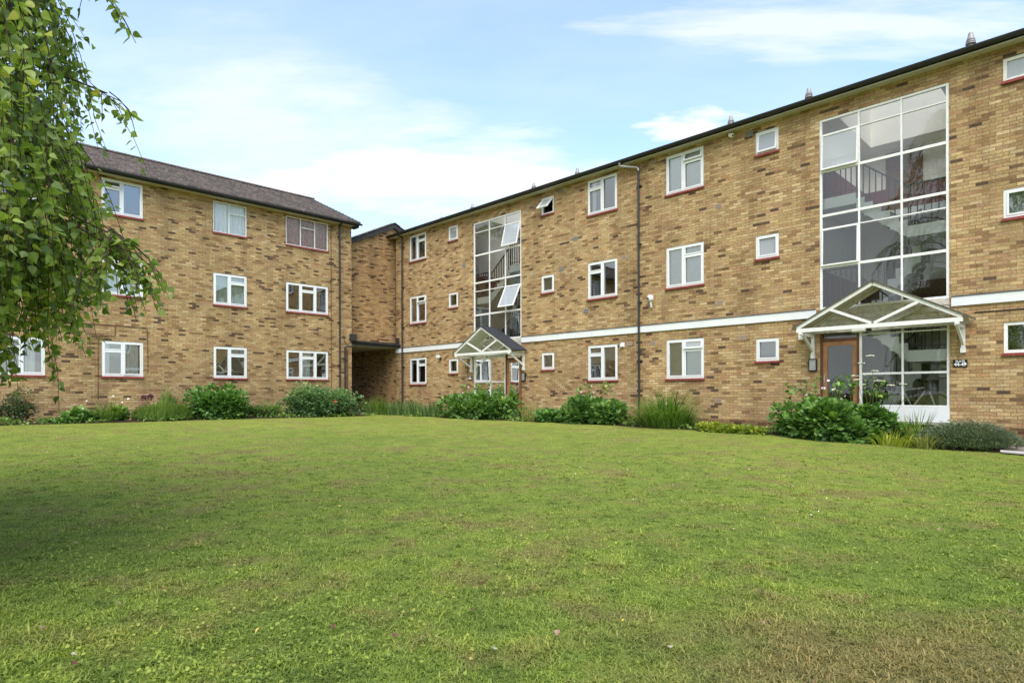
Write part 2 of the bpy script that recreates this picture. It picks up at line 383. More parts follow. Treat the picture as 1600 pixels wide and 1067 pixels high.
class MB:
    def __init__(s):
        s.V = []; s.F = []; s.MI = []; s.smooth = False
    def face(s, pts, m=0):
        n = len(s.V); s.V += [tuple(p) for p in pts]; s.F.append(tuple(range(n, n + len(pts)))); s.MI.append(m)
    def box(s, a, b, m=0):
        x0, y0, z0 = (min(a[i], b[i]) for i in range(3)); x1, y1, z1 = (max(a[i], b[i]) for i in range(3))
        n = len(s.V)
        s.V += [(x0, y0, z0), (x1, y0, z0), (x1, y1, z0), (x0, y1, z0), (x0, y0, z1), (x1, y0, z1), (x1, y1, z1), (x0, y1, z1)]
        for f in ((0, 3, 2, 1), (4, 5, 6, 7), (0, 1, 5, 4), (1, 2, 6, 5), (2, 3, 7, 6), (3, 0, 4, 7)):
            s.F.append(tuple(n + i for i in f)); s.MI.append(m)
        return s
    def beam(s, a, b, w, h, up=(0, 0, 1), m=0):
        """a box from a to b, w wide sideways and h high"""
        a = Vector(a); b = Vector(b); d = (b - a).normalized(); up = Vector(up)
        if abs(d.dot(up)) > .99: up = Vector((0, 1, 0))
        sd = d.cross(up).normalized(); upv = sd.cross(d).normalized()
        n = len(s.V)
        for q in (a, b):
            for i, j in ((-1, -1), (1, -1), (1, 1), (-1, 1)):
                s.V.append(tuple(q + sd * (w / 2 * i) + upv * (h / 2 * j)))
        for f in ((3, 2, 1, 0), (4, 5, 6, 7), (0, 1, 5, 4), (1, 2, 6, 5), (2, 3, 7, 6), (3, 0, 4, 7)):
            s.F.append(tuple(n + i for i in f)); s.MI.append(m)
        return s
    def tube(s, pts, r, seg=8, m=0, caps=True):
        pts = [Vector(p) for p in pts]; rr = r if isinstance(r, (list, tuple)) else [r] * len(pts)
        n0 = len(s.V); prev = None
        for i, p in enumerate(pts):
            d = (pts[min(i + 1, len(pts) - 1)] - pts[max(i - 1, 0)])
            d = d.normalized() if d.length > 1e-9 else Vector((0, 0, 1))
            if prev is None:
                a = d.orthogonal().normalized()
            else:
                a = (prev - d * prev.dot(d)).normalized()
            prev = a; b = d.cross(a)
            for k in range(seg):
                t = 2 * pi * k / seg
                s.V.append(tuple(p + (a * cos(t) + b * sin(t)) * rr[i]))
        for i in range(len(pts) - 1):
            for k in range(seg):
                q = n0 + i * seg; k2 = (k + 1) % seg
                s.F.append((q + k, q + k2, q + seg + k2, q + seg + k)); s.MI.append(m)
        if caps:
            s.F.append(tuple(n0 + k for k in reversed(range(seg)))); s.MI.append(m)
            q = n0 + (len(pts) - 1) * seg
            s.F.append(tuple(q + k for k in range(seg))); s.MI.append(m)
        s.smooth = True
        return s
    def lathe(s, c, prof, seg=16, m=0, ax=None):
        """prof: (r, h) pairs turned about an axis through c (z unless ax given)"""
        c = Vector(c); az = Vector(ax or (0, 0, 1)).normalized(); a = az.orthogonal().normalized(); b = az.cross(a)
        n0 = len(s.V)
        for r, h in prof:
            for k in range(seg):
                t = 2 * pi * k / seg; s.V.append(tuple(c + az * h + (a * cos(t) + b * sin(t)) * max(r, 1e-4)))
        for i in range(len(prof) - 1):
            for k in range(seg):
                q = n0 + i * seg; k2 = (k + 1) % seg
                s.F.append((q + k, q + k2, q + seg + k2, q + seg + k)); s.MI.append(m)
        s.smooth = True
        return s
    def build(s, name, mats, parent=None, bevel=0):
        off = OFF.get(parent.name, (0, 0, 0)) if parent is not None else (0, 0, 0)
        if not isinstance(mats, (list, tuple)): mats = [mats]
        me = bpy.data.meshes.new(name)
        V = [(x - off[0], y - off[1], z - off[2]) for x, y, z in s.V]
        me.from_pydata(V, [], s.F)
        for mt in mats: me.materials.append(mt)
        me.polygons.foreach_set('material_index', s.MI)
        uvl = me.uv_layers.new(name='UVMap')
        me.update()
        for p in me.polygons:
            n = p.normal; ax = max(range(3), key=lambda i: abs(n[i]))
            for li, vi in zip(p.loop_indices, p.vertices):
                x, y, z = s.V[vi]
                uvl.data[li].uv = (x, z + 20) if ax == 1 else ((y, z + 20) if ax == 0 else (x, y))
            if s.smooth and len(p.vertices) == 4: p.use_smooth = True
        o = bpy.data.objects.new(name, me); link(o, parent)
        if parent is not None: OFF[o.name] = off
        if bevel:
            md = o.modifiers.new('bevel', 'BEVEL'); md.width = bevel; md.segments = 2; md.limit_method = 'ANGLE'
        if s.smooth:
            try: me.set_sharp_from_angle(angle=radians(40))
            except Exception: pass
        return o


def wall_with_holes(mb, u0, u1, z0, z1, holes, v=0.0, rev=.10, m=0):
    us = sorted({u0, u1, *[h[0] for h in holes], *[h[1] for h in holes]}); us = [u for u in us if u0 <= u <= u1]
    zs = sorted({z0, z1, *[h[2] for h in holes], *[h[3] for h in holes]}); zs = [z for z in zs if z0 <= z <= z1]
    for i in range(len(us) - 1):
        # merge vertical runs
        run = None
        for j in range(len(zs) - 1):
            cu = (us[i] + us[i + 1]) / 2; cz = (zs[j] + zs[j + 1]) / 2
            hole = any(h[0] < cu < h[1] and h[2] < cz < h[3] for h in holes)
            if not hole and run is None: run = zs[j]
            if (hole or j == len(zs) - 2) and run is not None:
                top = zs[j] if hole else zs[j + 1]
                mb.face([(us[i], v, run), (us[i + 1], v, run), (us[i + 1], v, top), (us[i], v, top)], m); run = None
    for a, b, c, d in holes:
        a2, b2 = max(a, u0), min(b, u1)
        mb.face([(a2, v, c), (a2, v + rev, c), (a2, v + rev, d), (a2, v, d)], m)
        mb.face([(b2, v + rev, c), (b2, v, c), (b2, v, d), (b2, v + rev, d)], m)
        mb.face([(a2, v, d), (a2, v + rev, d), (b2, v + rev, d), (b2, v, d)], m)
        mb.face([(a2, v + rev, c), (a2, v, c), (b2, v, c), (b2, v + rev, c)], m)


def ring(mb, u0, u1, z0, z1, w, v0, v1, m=0):
    mb.box((u0, v0, z0), (u0 + w, v1, z1), m); mb.box((u1 - w, v0, z0), (u1, v1, z1), m)
    mb.box((u0 + w, v0, z0), (u1 - w, v1, z0 + w), m); mb.box((u0 + w, v0, z1 - w), (u1 - w, v1, z1), m)


def curtain(mb, u0, u1, z0, z1, v, folds=7, amp=.035, m=0, gather=0.0):
    n = folds * 6
    top = []; bot = []
    for i in range(n + 1):
        t = i / n; u = u0 + (u1 - u0) * t
        a = amp * (sin(t * folds * 2 * pi) + .4 * sin(t * folds * 5.1 + 1))
        ub = u + gather * (t - .5)
        top.append((u, v + a * .6, z1)); bot.append((ub, v + a, z0))
    for i in range(n):
        mb.face([bot[i], bot[i + 1], top[i + 1], top[i]], m)


def rot_sash(u0, u1, z0, z1, w, v0, v1, hinge, ang, gmat=1):
    """an opened sash (frame m=0, pane m=1). hinge 'top' swings the foot outward; 'left'/'right' swings the other side outward"""
    mb = MB(); ring(mb, u0, u1, z0, z1, w, v0, v1)
    vm = (v0 + v1) / 2; mb.face([(u0 + w, vm, z0 + w), (u1 - w, vm, z0 + w), (u1 - w, vm, z1 - w), (u0 + w, vm, z1 - w)], 1)
    if hinge == 'top': piv = Vector((0, v0, z1)); R = Matrix.Rotation(-ang, 3, 'X')
    elif hinge == 'left': piv = Vector((u0, v0, 0)); R = Matrix.Rotation(-ang, 3, 'Z')
    else: piv = Vector((u1, v0, 0)); R = Matrix.Rotation(ang, 3, 'Z')
    mb.V = [tuple(R @ (Vector(p) - piv) + piv) for p in mb.V]
    return mb


def window(par, u0, u1, z0, z1, style, fw=.062, label=None, openings=(), cover=None, sill=True, mat='white', thin=False, glass='glass', split=.47, vent=.27, name='window'):
    """uPVC window: frame (the window's own mesh) > pane, sash, sill, curtain or blind. style lists its lights."""
    V0, V1 = .015, .085
    mb = MB(); ring(mb, u0, u1, z0, z1, fw, V0, V1)
    lights = []      # (key,u0,u1,z0,z1)
    H = z1 - z0
    def col(a, b, key, has_vent):
        if has_vent:
            zt = z1 - H * vent
            mb.box((a, V0, zt - fw * .5), (b, V1, zt + fw * .5))
            lights.append((key + 'v', a, b, zt + fw * .5, z1 - fw)); lights.append((key, a, b, z0 + fw, zt - fw * .5))
        else: lights.append((key, a, b, z0 + fw, z1 - fw))
    if style == 'S': col(u0 + fw, u1 - fw, 'a', False)
    elif style in ('A', 'B'):
        um = u0 + (u1 - u0) * split
        mb.box((um - fw / 2, V0, z0 + fw), (um + fw / 2, V1, z1 - fw))
        col(u0 + fw, um - fw / 2, 'a', style == 'B'); col(um + fw / 2, u1 - fw, 'b', style == 'A')
    elif style == 'C':
        ua = u0 + (u1 - u0) * .34; ub = u0 + (u1 - u0) * .68
        mb.box((ua - fw / 2, V0, z0 + fw), (ua + fw / 2, V1, z1 - fw)); mb.box((ub - fw / 2, V0, z0 + fw), (ub + fw / 2, V1, z1 - fw))
        col(u0 + fw, ua - fw / 2, 'a', False); col(ua + fw / 2, ub - fw / 2, 'b', True); col(ub + fw / 2, u1 - fw, 'c', False)
    w = mb.build(name, M[mat], par)
    if label: w['label'] = label
    op = dict((o[0], o) for o in openings)
    gl = MB()
    for k, a, b, c, d in lights:
        if k in op:
            _, hinge, ang = op[k][:3]
            gm = op[k][3] if len(op[k]) > 3 else glass
            rot_sash(a - .012, b + .012, c - .012, d + .012, .042, V0 - .012, V0 + .03, hinge, radians(ang)).build('sash', [M[mat], M[gm]], w)
        else:
            if not thin:
                sb = MB(); ring(sb, a - .008, b + .008, c - .008, d + .008, .036, V0 - .012, V0 + .02)
                if (b - a) > .25 or k.endswith('v') or style == 'S': sb.build('sash', M[mat], w)
            gl.face([(a, .05, c), (b, .05, c), (b, .05, d), (a, .05, d)])
    if gl.V: gl.build('pane', M[glass], w)
    if sill:
        sb = MB(); sb.box((u0 - .03, -.055, z0 - .065), (u1 + .03, .10, z0 - .004)); sb.build('sill', M['sill'], w, bevel=.006)
    iu0, iu1, iz0, iz1 = u0 + fw, u1 - fw, z0 + fw, z1 - fw
    for cv in (cover or ()):
        k = cv[0]; cb = MB()
        if k == 'blind':            # mat, from, to (fractions across), depth down
            a = iu0 + (iu1 - iu0) * cv[2]; b = iu0 + (iu1 - iu0) * cv[3]; n = 26
            zb = iz1 - (iz1 - iz0) * cv[4]
            for i in range(max(2, int(n * cv[4]))):
                h = (iz1 - zb) / max(2, int(n * cv[4])); zz = zb + i * h
                cb.face([(a, .115, zz), (b, .115, zz), (b, .10, zz + h * .92), (a, .10, zz + h * .92)])
            cb.box((a, .095, iz1 - .03), (b, .13, iz1 + .02)); cb.build('blind', M[cv[1]], w)
        elif k == 'curtain':        # mat, from, to, folds, gather
            a = iu0 + (iu1 - iu0) * cv[2]; b = iu0 + (iu1 - iu0) * cv[3]
            curtain(cb, a, b, iz0 - .05, iz1 + .04, .125, cv[4], .03, 0, cv[5] if len(cv) > 5 else 0); cb.build('curtain', M[cv[1]], w)
    return w


def rooms(par, rects, v=.11, depth=2.4):
    mb = MB()
    for a, b, c, d in rects:
        a -= .5; b += .5; c -= .6; d += .15
        mb.face([(a, depth, c), (b, depth, c), (b, depth, d), (a, depth, d)])
        mb.face([(a, v, c), (a, depth, c), (a, depth, d), (a, v, d)]); mb.face([(b, depth, c), (b, v, c), (b, v, d), (b, depth, d)])
        mb.face([(a, v, d), (a, depth, d), (b, depth, d), (b, v, d)]); mb.face([(a, v, c), (b, v, c), (b, depth, c), (a, depth, c)])
    mb.build('interior', M['room'], par)


def downpipe(par, u, v, ztop, zbot, r=.034, mat='black', name='downpipe'):
    mb = MB(); mb.tube([(u, v, ztop), (u, v, zbot)], r, 10)
    z = ztop - .5
    while z > zbot + .2:
        mb.tube([(u, v, z - .03), (u, v, z + .03)], r * 1.25, 10); mb.box((u - r * 1.9, v + .01, z - .018), (u + r * 1.9, v + abs(v), z + .018)); z -= 1.8
    return mb.build(name, M[mat], par)


def gutter(par, u0, u1, v, z, r=.06):
    """half-round gutter with brackets and joints"""
    mb = MB(); n = 8; prof = [(v - r * cos(pi * i / n), z - r * sin(pi * i / n)) for i in range(n + 1)]
    for i in range(n):
        (a, b), (c, d) = prof[i], prof[i + 1]
        mb.face([(u0, a, b), (u1, a, b), (u1, c, d), (u0, c, d)])
        a2, b2, c2, d2 = v + (a - v) * .88, z + (b - z) * .88, v + (c - v) * .88, z + (d - z) * .88
        mb.face([(u1, a2, b2), (u0, a2, b2), (u0, c2, d2), (u1, c2, d2)])
    for u in (u0, u1):
        mb.face([(u, a, b) for a, b in prof])
    mb.box((u0, v - r - .006, z - .012), (u1, v - r + .006, z + .006))
    k = u0 + .4
    while k < u1:
        p2 = [(v - (r + .008) * cos(pi * i / n), z - (r + .008) * sin(pi * i / n)) for i in range(n + 1)]
        for i in range(n):
            (a, b), (c, d) = p2[i], p2[i + 1]
            mb.face([(k, a, b), (k + .05, a, b), (k + .05, c, d), (k, c, d)])
        k += 1.15
    return mb.build('gutter', M['black'], par)


# ================================================================ RIGHT BLOCK
R0, R1E = -24.018, 7.0
ZB = -1.45          # walls run below ground
blockR = fempty('apartment_block', FR, -12, 0, -.95)
tag(blockR, 'long buff brick flats on the right with two tall glazed stairwells and a white band', 'apartment block')

T2, B2, T1, B1, T0, B0 = 7.057, 5.90, 4.326, 3.118, 1.578, .425
S2, s2, S1, s1, S0, s0 = 6.947, 6.345, 4.182, 3.565, 1.439, .842
holes = []
wins = []
def W(u0, u1, z0, z1, style, **k):
    holes.append((u0, u1, z0, z1)); wins.append((u0, u1, z0, z1, style, k))

G = [('blind', 'blind_grey', 0, 1, .18)]
# column next to the passage
W(-22.944, -21.72, B2, T2, 'A', cover=[('curtain', 'curtain_white', .16, .42, 3), ('curtain', 'blind_tan', .6, 1, 3)])
W(-22.944, -21.72, B1, T1, 'A', openings=[('bv', 'top', 14)], cover=[('curtain', 'curtain_brown', 0, .3, 3)])
W(-22.944, -21.72, B0, T0, 'A', cover=[('blind', 'blind_grey', 0, .46, .2), ('blind', 'blind_grey', .52, 1, .2)])
for a, b in ((-20.174, -19.573),):
    W(a, b, s2, S2, 'S', glass='glass_sky'); W(a, b, s1, S1, 'S'); W(a, b, s0, S0, 'S', cover=[('curtain', 'curtain_white', .55, 1, 2)])
W(-14.919, -14.326, s2, S2, 'S', openings=[('a', 'top', 42, 'glass_sky')])
W(-14.919, -14.326, s1, S1, 'S', cover=[('blind', 'blind_grey', 0, 1, 1)]); W(-14.919, -14.326, s0, S0, 'S', cover=[('blind', 'blind_grey', 0, 1, 1)])
W(-12.827, -11.634, B2, T2, 'B', cover=[('curtain', 'curtain_white', .06, .2, 2)], split=.5)
W(-12.827, -11.634, B1, T1, 'B', split=.5)
W(-12.827, -11.634, B0, T0, 'B', split=.5, cover=[('blind', 'blind_grey', 0, .46, .52), ('blind', 'blind_grey', .54, 1, .45)])
W(-9.859, -8.643, B2, T2, 'A', openings=[('bv', 'top', 12)], cover=[('blind', 'curtain_white', 0, 1, .96)])
W(-9.859, -8.643, B1, T1, 'A', cover=[('blind', 'curtain_white', 0, 1, .98)])
W(-9.859, -8.643, B0, T0, 'A', openings=[('bv', 'top', 11, 'glass_sky')], cover=[('blind', 'blind', 0, 1, 1)])
W(-7.135, -6.522, s2, S2, 'S', openings=[('a', 'top', 6, 'glass_sky')])
W(-7.135, -6.522, s1, S1, 'S', glass='glass_sky'); W(-7.135, -6.522, s0, S0, 'S', cover=[('blind', 'blind_grey', 0, 1, .8)])
W(-1.905, -.75, 6.44, 6.914, 'S', thin=True, glass='glass_sky', mat='paint', cover=[('blind', 'curtain_white', 0, 1, 1)])
W(-1.905, -.75, 3.60, 4.20, 'S', cover=[('blind', 'blind_grey', 0, 1, 1)])
W(-1.905, -.75, .81, 1.444, 'S', thin=True, mat='paint')
for zt, zb in ((T2, B2), (T1, B1), (T0, B0)):      # beyond the right edge of the view
    W(1.2, 2.4, zb, zt, 'A'); W(4.6, 5.8, zb, zt, 'A')

# stairwell openings: (left, right, glazing mullions, door side)
SW = [(-5.515, -2.84, 'L'), (-18.590, -15.926, 'R')]
for a, b, _ in SW:
    holes.append((a, b, -.78, 6.776))
mb = MB(); wall_with_holes(mb, R0, R1E, -.74, 7.16, holes)
mb.face([(R0, 8.2, -.74), (R0, 0, -.74), (R0, 0, 7.16), (R0, 8.2, 7.16)])
mb.face([(R0, 0, 7.16), (R0, 8.2, 7.16), (R0, 4.1, 8.3)][::-1])
mb.face([(R1E, 0, -.74), (R1E, 8.2, -.74), (R1E, 8.2, 7.16), (R1E, 0, 7.16)])
mb.face([(R1E, 8.2, -.74), (R0, 8.2, -.74), (R0, 8.2, 7.16), (R1E, 8.2, 7.16)])
mb.build('wall', M['brickR'], blockR)
mb = MB()                        # damp-stained plinth below the damp course, 4 mm proud; then wall down into the soil
segs = [(R0, -18.60), (-15.92, -5.52), (-2.835, R1E)]
mb.box((R0, -.006, ZB), (R1E, .3, -.80)); 
for a, b in segs: mb.box((a, -.006, -.80), (b, .3, -.735))
mb.build('plinth', M['plinth'], blockR)
for a, b, c, d, st, k in wins: window(blockR, a, b, c, d, st, **k)
rooms(blockR, [w[:4] for w in wins])

# white storey band with dark flashing on top
for a, b in ((R0, -18.64), (-15.90, -5.60), (-2.80, R1E)):
    mb = MB(); mb.box((a, -.045, 1.868), (b, -.002, 2.066)); mb.build('storey_band', M['board'], blockR)
    mb = MB(); mb.box((a, -.06, 2.069), (b, -.002, 2.092)); mb.build('flashing', M['flashing'], blockR)

# eaves: soffit, fascia, gutter, low roof
mb = MB(); mb.box((R0 - .16, -.255, 7.145), (R1E + .2, -.001, 7.160)); mb.build('soffit', M['soffit'], blockR)
mb = MB(); mb.box((R0 - .16, -.268, 7.128), (R1E + .2, -.256, 7.150)); mb.build('soffit_trim', M['soffit_edge'], blockR)
mb = MB(); mb.box((R0 - .16, -.266, 7.152), (R1E + .2, -.235, 7.235)); mb.box((R0 - .17, -.30, 7.162), (R0 - .145, 4.1, 7.215)); mb.build('fascia', M['fascia'], blockR)
gutter(blockR, R0 - .24, R1E + .2, -.345, 7.232, .070)
mb = MB()
for sgn, va, vb in ((1, -.30, 4.1), (-1, 8.5, 4.1)):
    za, zb_ = 7.238, 8.36
    RL = [(-18.30, -16.2), (-5.25, -3.1)] if sgn > 0 else []  # roof openings for the added rooflights
    for dz in (0, .04):
        def q(ua_, ub_, p_, r_):
            f_ = lambda v_: za + (zb_ - za) * (v_ - va) / (vb - va) + dz
            mb.face([(ua_, p_, f_(p_)), (ub_, p_, f_(p_)), (ub_, r_, f_(r_)), (ua_, r_, f_(r_))])
        if not RL: q(R0 - .18, R1E + .2, va, vb)
        else:
            q(R0 - .18, R1E + .2, va, .5); q(R0 - .18, R1E + .2, 3.3, vb); e = R0 - .18
            for a_, b_ in RL: q(e, a_, .5, 3.3); e = b_
            q(e, R1E + .2, .5, 3.3)
rf = mb.build('roof', M['tiles'], blockR)
for a_, b_ in ((-18.30, -16.2), (-5.25, -3.1)):  # rooflights added to bring daylight into the stairwells, unseen from the lawn
    mb = MB(); z_ = lambda v_: 7.238 + 1.122 * (v_ + .30) / 4.4
    for p_, q_ in (((a_, .5), (b_, .5)), ((b_, .5), (b_, 3.3)), ((b_, 3.3), (a_, 3.3)), ((a_, 3.3), (a_, .5))):
        mb.beam((p_[0], p_[1], z_(p_[1]) + .05), (q_[0], q_[1], z_(q_[1]) + .05), .05, .10)
        mb.face([(p_[0], p_[1], 6.95), (q_[0], q_[1], 6.95), (q_[0], q_[1], z_(q_[1])), (p_[0], p_[1], z_(p_[1]))], 1)
    mb.face([(a_, .5, z_(.5) + .08), (b_, .5, z_(.5) + .08), (b_, 3.3, z_(3.3) + .08), (a_, 3.3, z_(3.3) + .08)], 2)
    mb.build('added_rooflight', [M['metal'], M['cream'], M['glass_old']], rf)
for u, top in ((-22.66, 8.20), (-20.49, 8.30), (-16.78, 8.33), (-14.56, 8.32), (-8.59, 8.36), (-6.33, 8.40), (-2.69, 8.42)):
    mb = MB(); z0 = 7.75
    mb.tube([(u, 1.6, z0), (u, 1.6, top - .20)], .052, 12)
    mb.lathe((u, 1.6, top - .24), [(.06, 0), (.105, .0), (.105, .02), (.076, .03), (.098, .045), (.098, .065), (.070, .075), (.088, .09), (.088, .11), (.076, .12), (.045, .26), (.01, .27)], 14)
    mb.build('roof_flue', M['flue'], rf)

downpipe(blockR, -23.40, -.10, 7.12, -.86)
downpipe(blockR, -10.774, -.085, 6.90, -.86)
mb = MB(); mb.tube([(-11.276, -.39, 7.16), (-11.276, -.36, 7.08), (-11.25, -.32, 7.06), (-10.84, -.10, 6.98), (-10.774, -.085, 6.93), (-10.774, -.085, 6.86)], .036, 10)
mb.build('swan_neck_pipe', M['metal'], blockR)
mb = MB(); mb.tube([(-23.40, -.38, 7.16), (-23.40, -.12, 7.10), (-23.40, -.10, 7.06)], .036, 10); mb.build('swan_neck_pipe', M['black'], blockR)

for (u, z, c) in [(-11.17, 1.55, 0), (-10.33, 1.52, 0), (-7.51, 1.50, 0), (-11.35, 4.30, 0), (-8.19, 5.23, 0), (-13.35, 5.24, 1), (-13.99, 4.29, 1),
                  (-8.16, 2.52, 0), (-7.30, 6.98, 1), (-10.31, 7.03, 0), (-14.03, 7.02, 1), (-8.22, -.22, 0), (-12.9, 2.74, 1), (-19.2, 5.2, 1)]:
    mb = MB(); mb.box((u - .10, -.006, z - .07), (u + .10, .03, z + .07))
    for i in range(4):
        mb.box((u - .085, -.009, z - .055 + i * .03), (u + .085, -.005, z - .04 + i * .03), 1)
    mb.build('air_brick', [M['airbrick_grey' if c else 'airbrick'], M['airbrick_grey']], blockR)


def stairwell(a, b, side):
    """glazed screen, door and the staircase behind it. side 'L': door on the left, half landings on the right"""
    mir = (lambda u: u) if side == 'L' else (lambda u: a + b - u)
    def bx(mb_, p, q, m=0): mb_.box((mir(p[0]), p[1], p[2]), (mir(q[0]), q[1], q[2]), m)
    def fx(mb_, p, q, v, lo, hi): mb_.face([(mir(p), v, lo), (mir(q), v, lo), (mir(q), v, hi), (mir(p), v, hi)])
    # ---- upper glazed screen
    c1, c2 = -4.63, -3.745
    if side == 'R':
        c1, c2 = mir(-16.79), mir(-17.68)
    e0, e1 = (a, b)
    scr = MB(); t = .05
    Z = [6.776, 6.385, 5.48, 4.385, 4.05, 3.108, 2.075]
    ring(scr, a, b, 2.06, 6.776, .055, .01, .075)
    for c in (c1, c2): bx(scr, (c - .020, .012, 2.115), (c + .020, .07, 6.721))
    xs = sorted([a + .055, mir(c1 - .02), mir(c1 + .02), mir(c2 - .02), mir(c2 + .02), b - .055])
    spans = [(xs[0], xs[1]), (xs[2], xs[3]), (xs[4], xs[5])]
    for z, h in ((6.385, .014), (5.48, .032), (4.385, .030), (4.05, .014), (3.108, .032)):
        for p, q in spans: scr.box((p, .014, z - h), (q, .068, z + h))
    w = scr.build('stair_window', M['paint'], blockR)
    w['label'] = 'tall white glazed stair screen, ' + ('nearer of the two' if side == 'L' else 'farther of the two')
    vent_i = 0 if side == 'L' else 2
    opened = {(1, vent_i): (4 if side == 'L' else 14), (4, vent_i): (2 if side == 'L' else 26)}
    g = MB(); zz = [6.721, 6.399, 6.371, 5.512, 5.448, 4.415, 4.355, 4.064, 4.036, 3.14, 3.076, 2.115]
    for r in range(6):
        zt, zb = zz[2 * r], zz[2 * r + 1]
        for i, (p, q) in enumerate(spans):
            if (r, i) in opened:
                rot_sash(p - .01, q + .01, zb - .01, zt + .01, .035, -.01, .03, 'top', radians(opened[(r, i)])).build('opening_sash', [M['paint'], M['glass_sky'] if side == 'R' or r == 1 else M['glass_stair']], w)
            else: g.face([(p, .04, zb), (q, .04, zb), (q, .04, zt), (p, .04, zt)])
    g.build('pane', M['glass_stair'], w)
    # ---- ground floor: door and screen
    dm = c1                       # mullion beside the door
    gs = MB(); l, r_ = dm + .02, (b if side == 'L' else mir(a))
    L_, R_ = dm - .0, -2.84 if side == 'L' else mir(-18.59)
    if side == 'R': L_, R_ = c1, mir(a)
    bx(gs, (L_, .012, -.33), (L_ + .055, .075, 1.60)); bx(gs, (R_ - .05, .012, -.33), (R_, .075, 1.60))
    bx(gs, (L_ + .055, .012, -.33), (R_ - .05, .075, -.29)); bx(gs, (L_ + .055, .012, 1.56), (R_ - .05, .075, 1.60))
    mid = -3.735 if side == 'L' else mir(-17.66)
    for lo, hi in ((-.29, .42), (.47, 1.37), (1.398, 1.56)):
        bx(gs, (mid - .02, .014, lo), (mid + .02, .07, hi))
    for z, h in ((.445, .024), (1.384, .013)): bx(gs, (L_ + .055, .014, z - h), (R_ - .05, .068, z + h))
    w2 = gs.build('entrance_screen', M['paint'], blockR)
    g = MB()
    for p, q in ((L_ + .055, mid - .02), (mid + .02, R_ - .05)):
        for lo, hi in ((-.29, .421), (.469, 1.371), (1.397, 1.56)): fx(g, p, q, .04, lo, hi)
    g.build('pane', M['glass_stair'], w2)
    pn = MB(); bx(pn, (L_, -.004, -.665), (R_, .06, -.335)); pn.build('kick_panel', M['board'], blockR)
    sl = MB(); bx(sl, (L_ - .02, -.05, -.72), (R_ + .02, .3, -.67)); sl.build('stone_step', M['stone'], blockR)
    # frieze of weathered boards between the canopy roof and the screens
    fz = MB(); fz.box((a, .005, 1.605), (b, .06, 2.055)); 
    for i in range(3): fz.box((a, -.012, 1.64 + i * .14), (b, .004, 1.75 + i * .14))
    fz.build('frieze_board', M['oldwood'], blockR)
    # door
    d0, d1 = (-5.515, c1) if side == 'L' else (mir(b), c1)
    d0 = a if side == 'L' else mir(b)
    df = MB(); bx(df, (d0, .01, -.70), (d0 + .06, .10, 1.60)); bx(df, (d1 - .055, .01, -.70), (d1 - .001, .10, 1.60))
    bx(df, (d0 + .06, .01, 1.26), (d1 - .055, .10, 1.33)); bx(df, (d0 + .06, .01, 1.55), (d1 - .055, .10, 1.60))
    dr = df.build('entrance_door', M['doordark'], blockR)
    g = MB(); fx(g, d0 + .06, d1 - .055, .05, 1.33, 1.55); g.build('transom_pane', M['glass_stair'], dr)
    lf = MB(); x0, x1 = d0 + .063, d1 - .058
    bx(lf, (x0, .025, -.66), (x0 + .10, .07, 1.255)); bx(lf, (x1 - .09, .025, -.66), (x1, .07, 1.255))
    bx(lf, (x0 + .10, .025, 1.15), (x1 - .09, .07, 1.255)); bx(lf, (x0 + .10, .025, -.66), (x1 - .09, .07, -.44))
    lf.build('door_leaf', M['doorwood'], dr)
    g = MB(); fx(g, x0 + .10, x1 - .09, .048, -.44, 1.15); g.build('door_pane', M['glass_stair'], dr)
    hb = MB(); hb.tube([(mir(x0 + .05), .0, .02), (mir(x0 + .05), -.04, .06), (mir(x0 + .05), -.04, .40), (mir(x0 + .05), .0, .44)], .013, 8)
    hb.build('door_handle', M['metal'], dr)
    # ---- interior shell
    sh = MB(); D = 3.9; lo, hi = -.72, 6.95; A_, B_ = a - .06, b + .06
    sh.face([(A_, D, lo), (B_, D, lo), (B_, D, hi), (A_, D, hi)])
    sh.face([(A_, .11, lo), (A_, D, lo), (A_, D, hi), (A_, .11, hi)]); sh.face([(B_, D, lo), (B_, .11, lo), (B_, .11, hi), (B_, D, hi)])
    ra, rb_ = ((-18.30, -16.2) if side == 'R' else (-5.25, -3.1))  # ceiling left open under the added roof glazing
    for (p, q, v0_, v1_) in ((A_, B_, .11, .5), (A_, B_, 3.3, D), (A_, ra, .5, 3.3), (rb_, B_, .5, 3.3)): sh.face([(p, v0_, hi), (p, v1_, hi), (q, v1_, hi), (q, v0_, hi)])
    sh.face([(A_, .11, lo), (B_, .11, lo), (B_, D, lo), (A_, D, lo)])
    sh.build('stairwell_lining', M['cream'], blockR)
    # coordinates below in the 'L' layout: floor landings at left, half landings at right
    ua, ub = (a, b) if side == 'L' else (mir(b), mir(a))
    st = MB(); dado = MB(); rail = MB()
    def rb(p, q, r=.011): rail.beam((mir(p[0]), p[1], p[2]), (mir(q[0]), q[1], q[2]), r * 2, r * 2)
    fl = [-.66, 2.10, 4.84]; hl = [fl[0] + 1.62, fl[1] + 1.72]
    xL, xR = ua + .78, ub - .82          # ends of the flights
    def flight(zlow, zhigh, v0, v1, low_right):
        n = 7; rise = (zhigh - zlow) / n; run = (xR - xL) / (n - 1)
        for i in range(n):
            z = zlow + rise * (i + 1)
            if low_right: p, q = xR - run * (i + 1) + run * .0, xR - run * i
            else: p, q = xL + run * i, xL + run * (i + 1)
            if i < n - 1:
                bx(st, (p, v0 + .04, z - rise - .02), (q, v1, z - .003), 1)
                bx(st, (p - .0, v0, z - rise - .16), (q, v0 + .04, z + .012))
        # sloped soffit string
        if low_right: P0, P1 = (xR, zlow), (xL, zhigh - rise)
        else: P0, P1 = (xL, zlow), (xR, zhigh - rise)
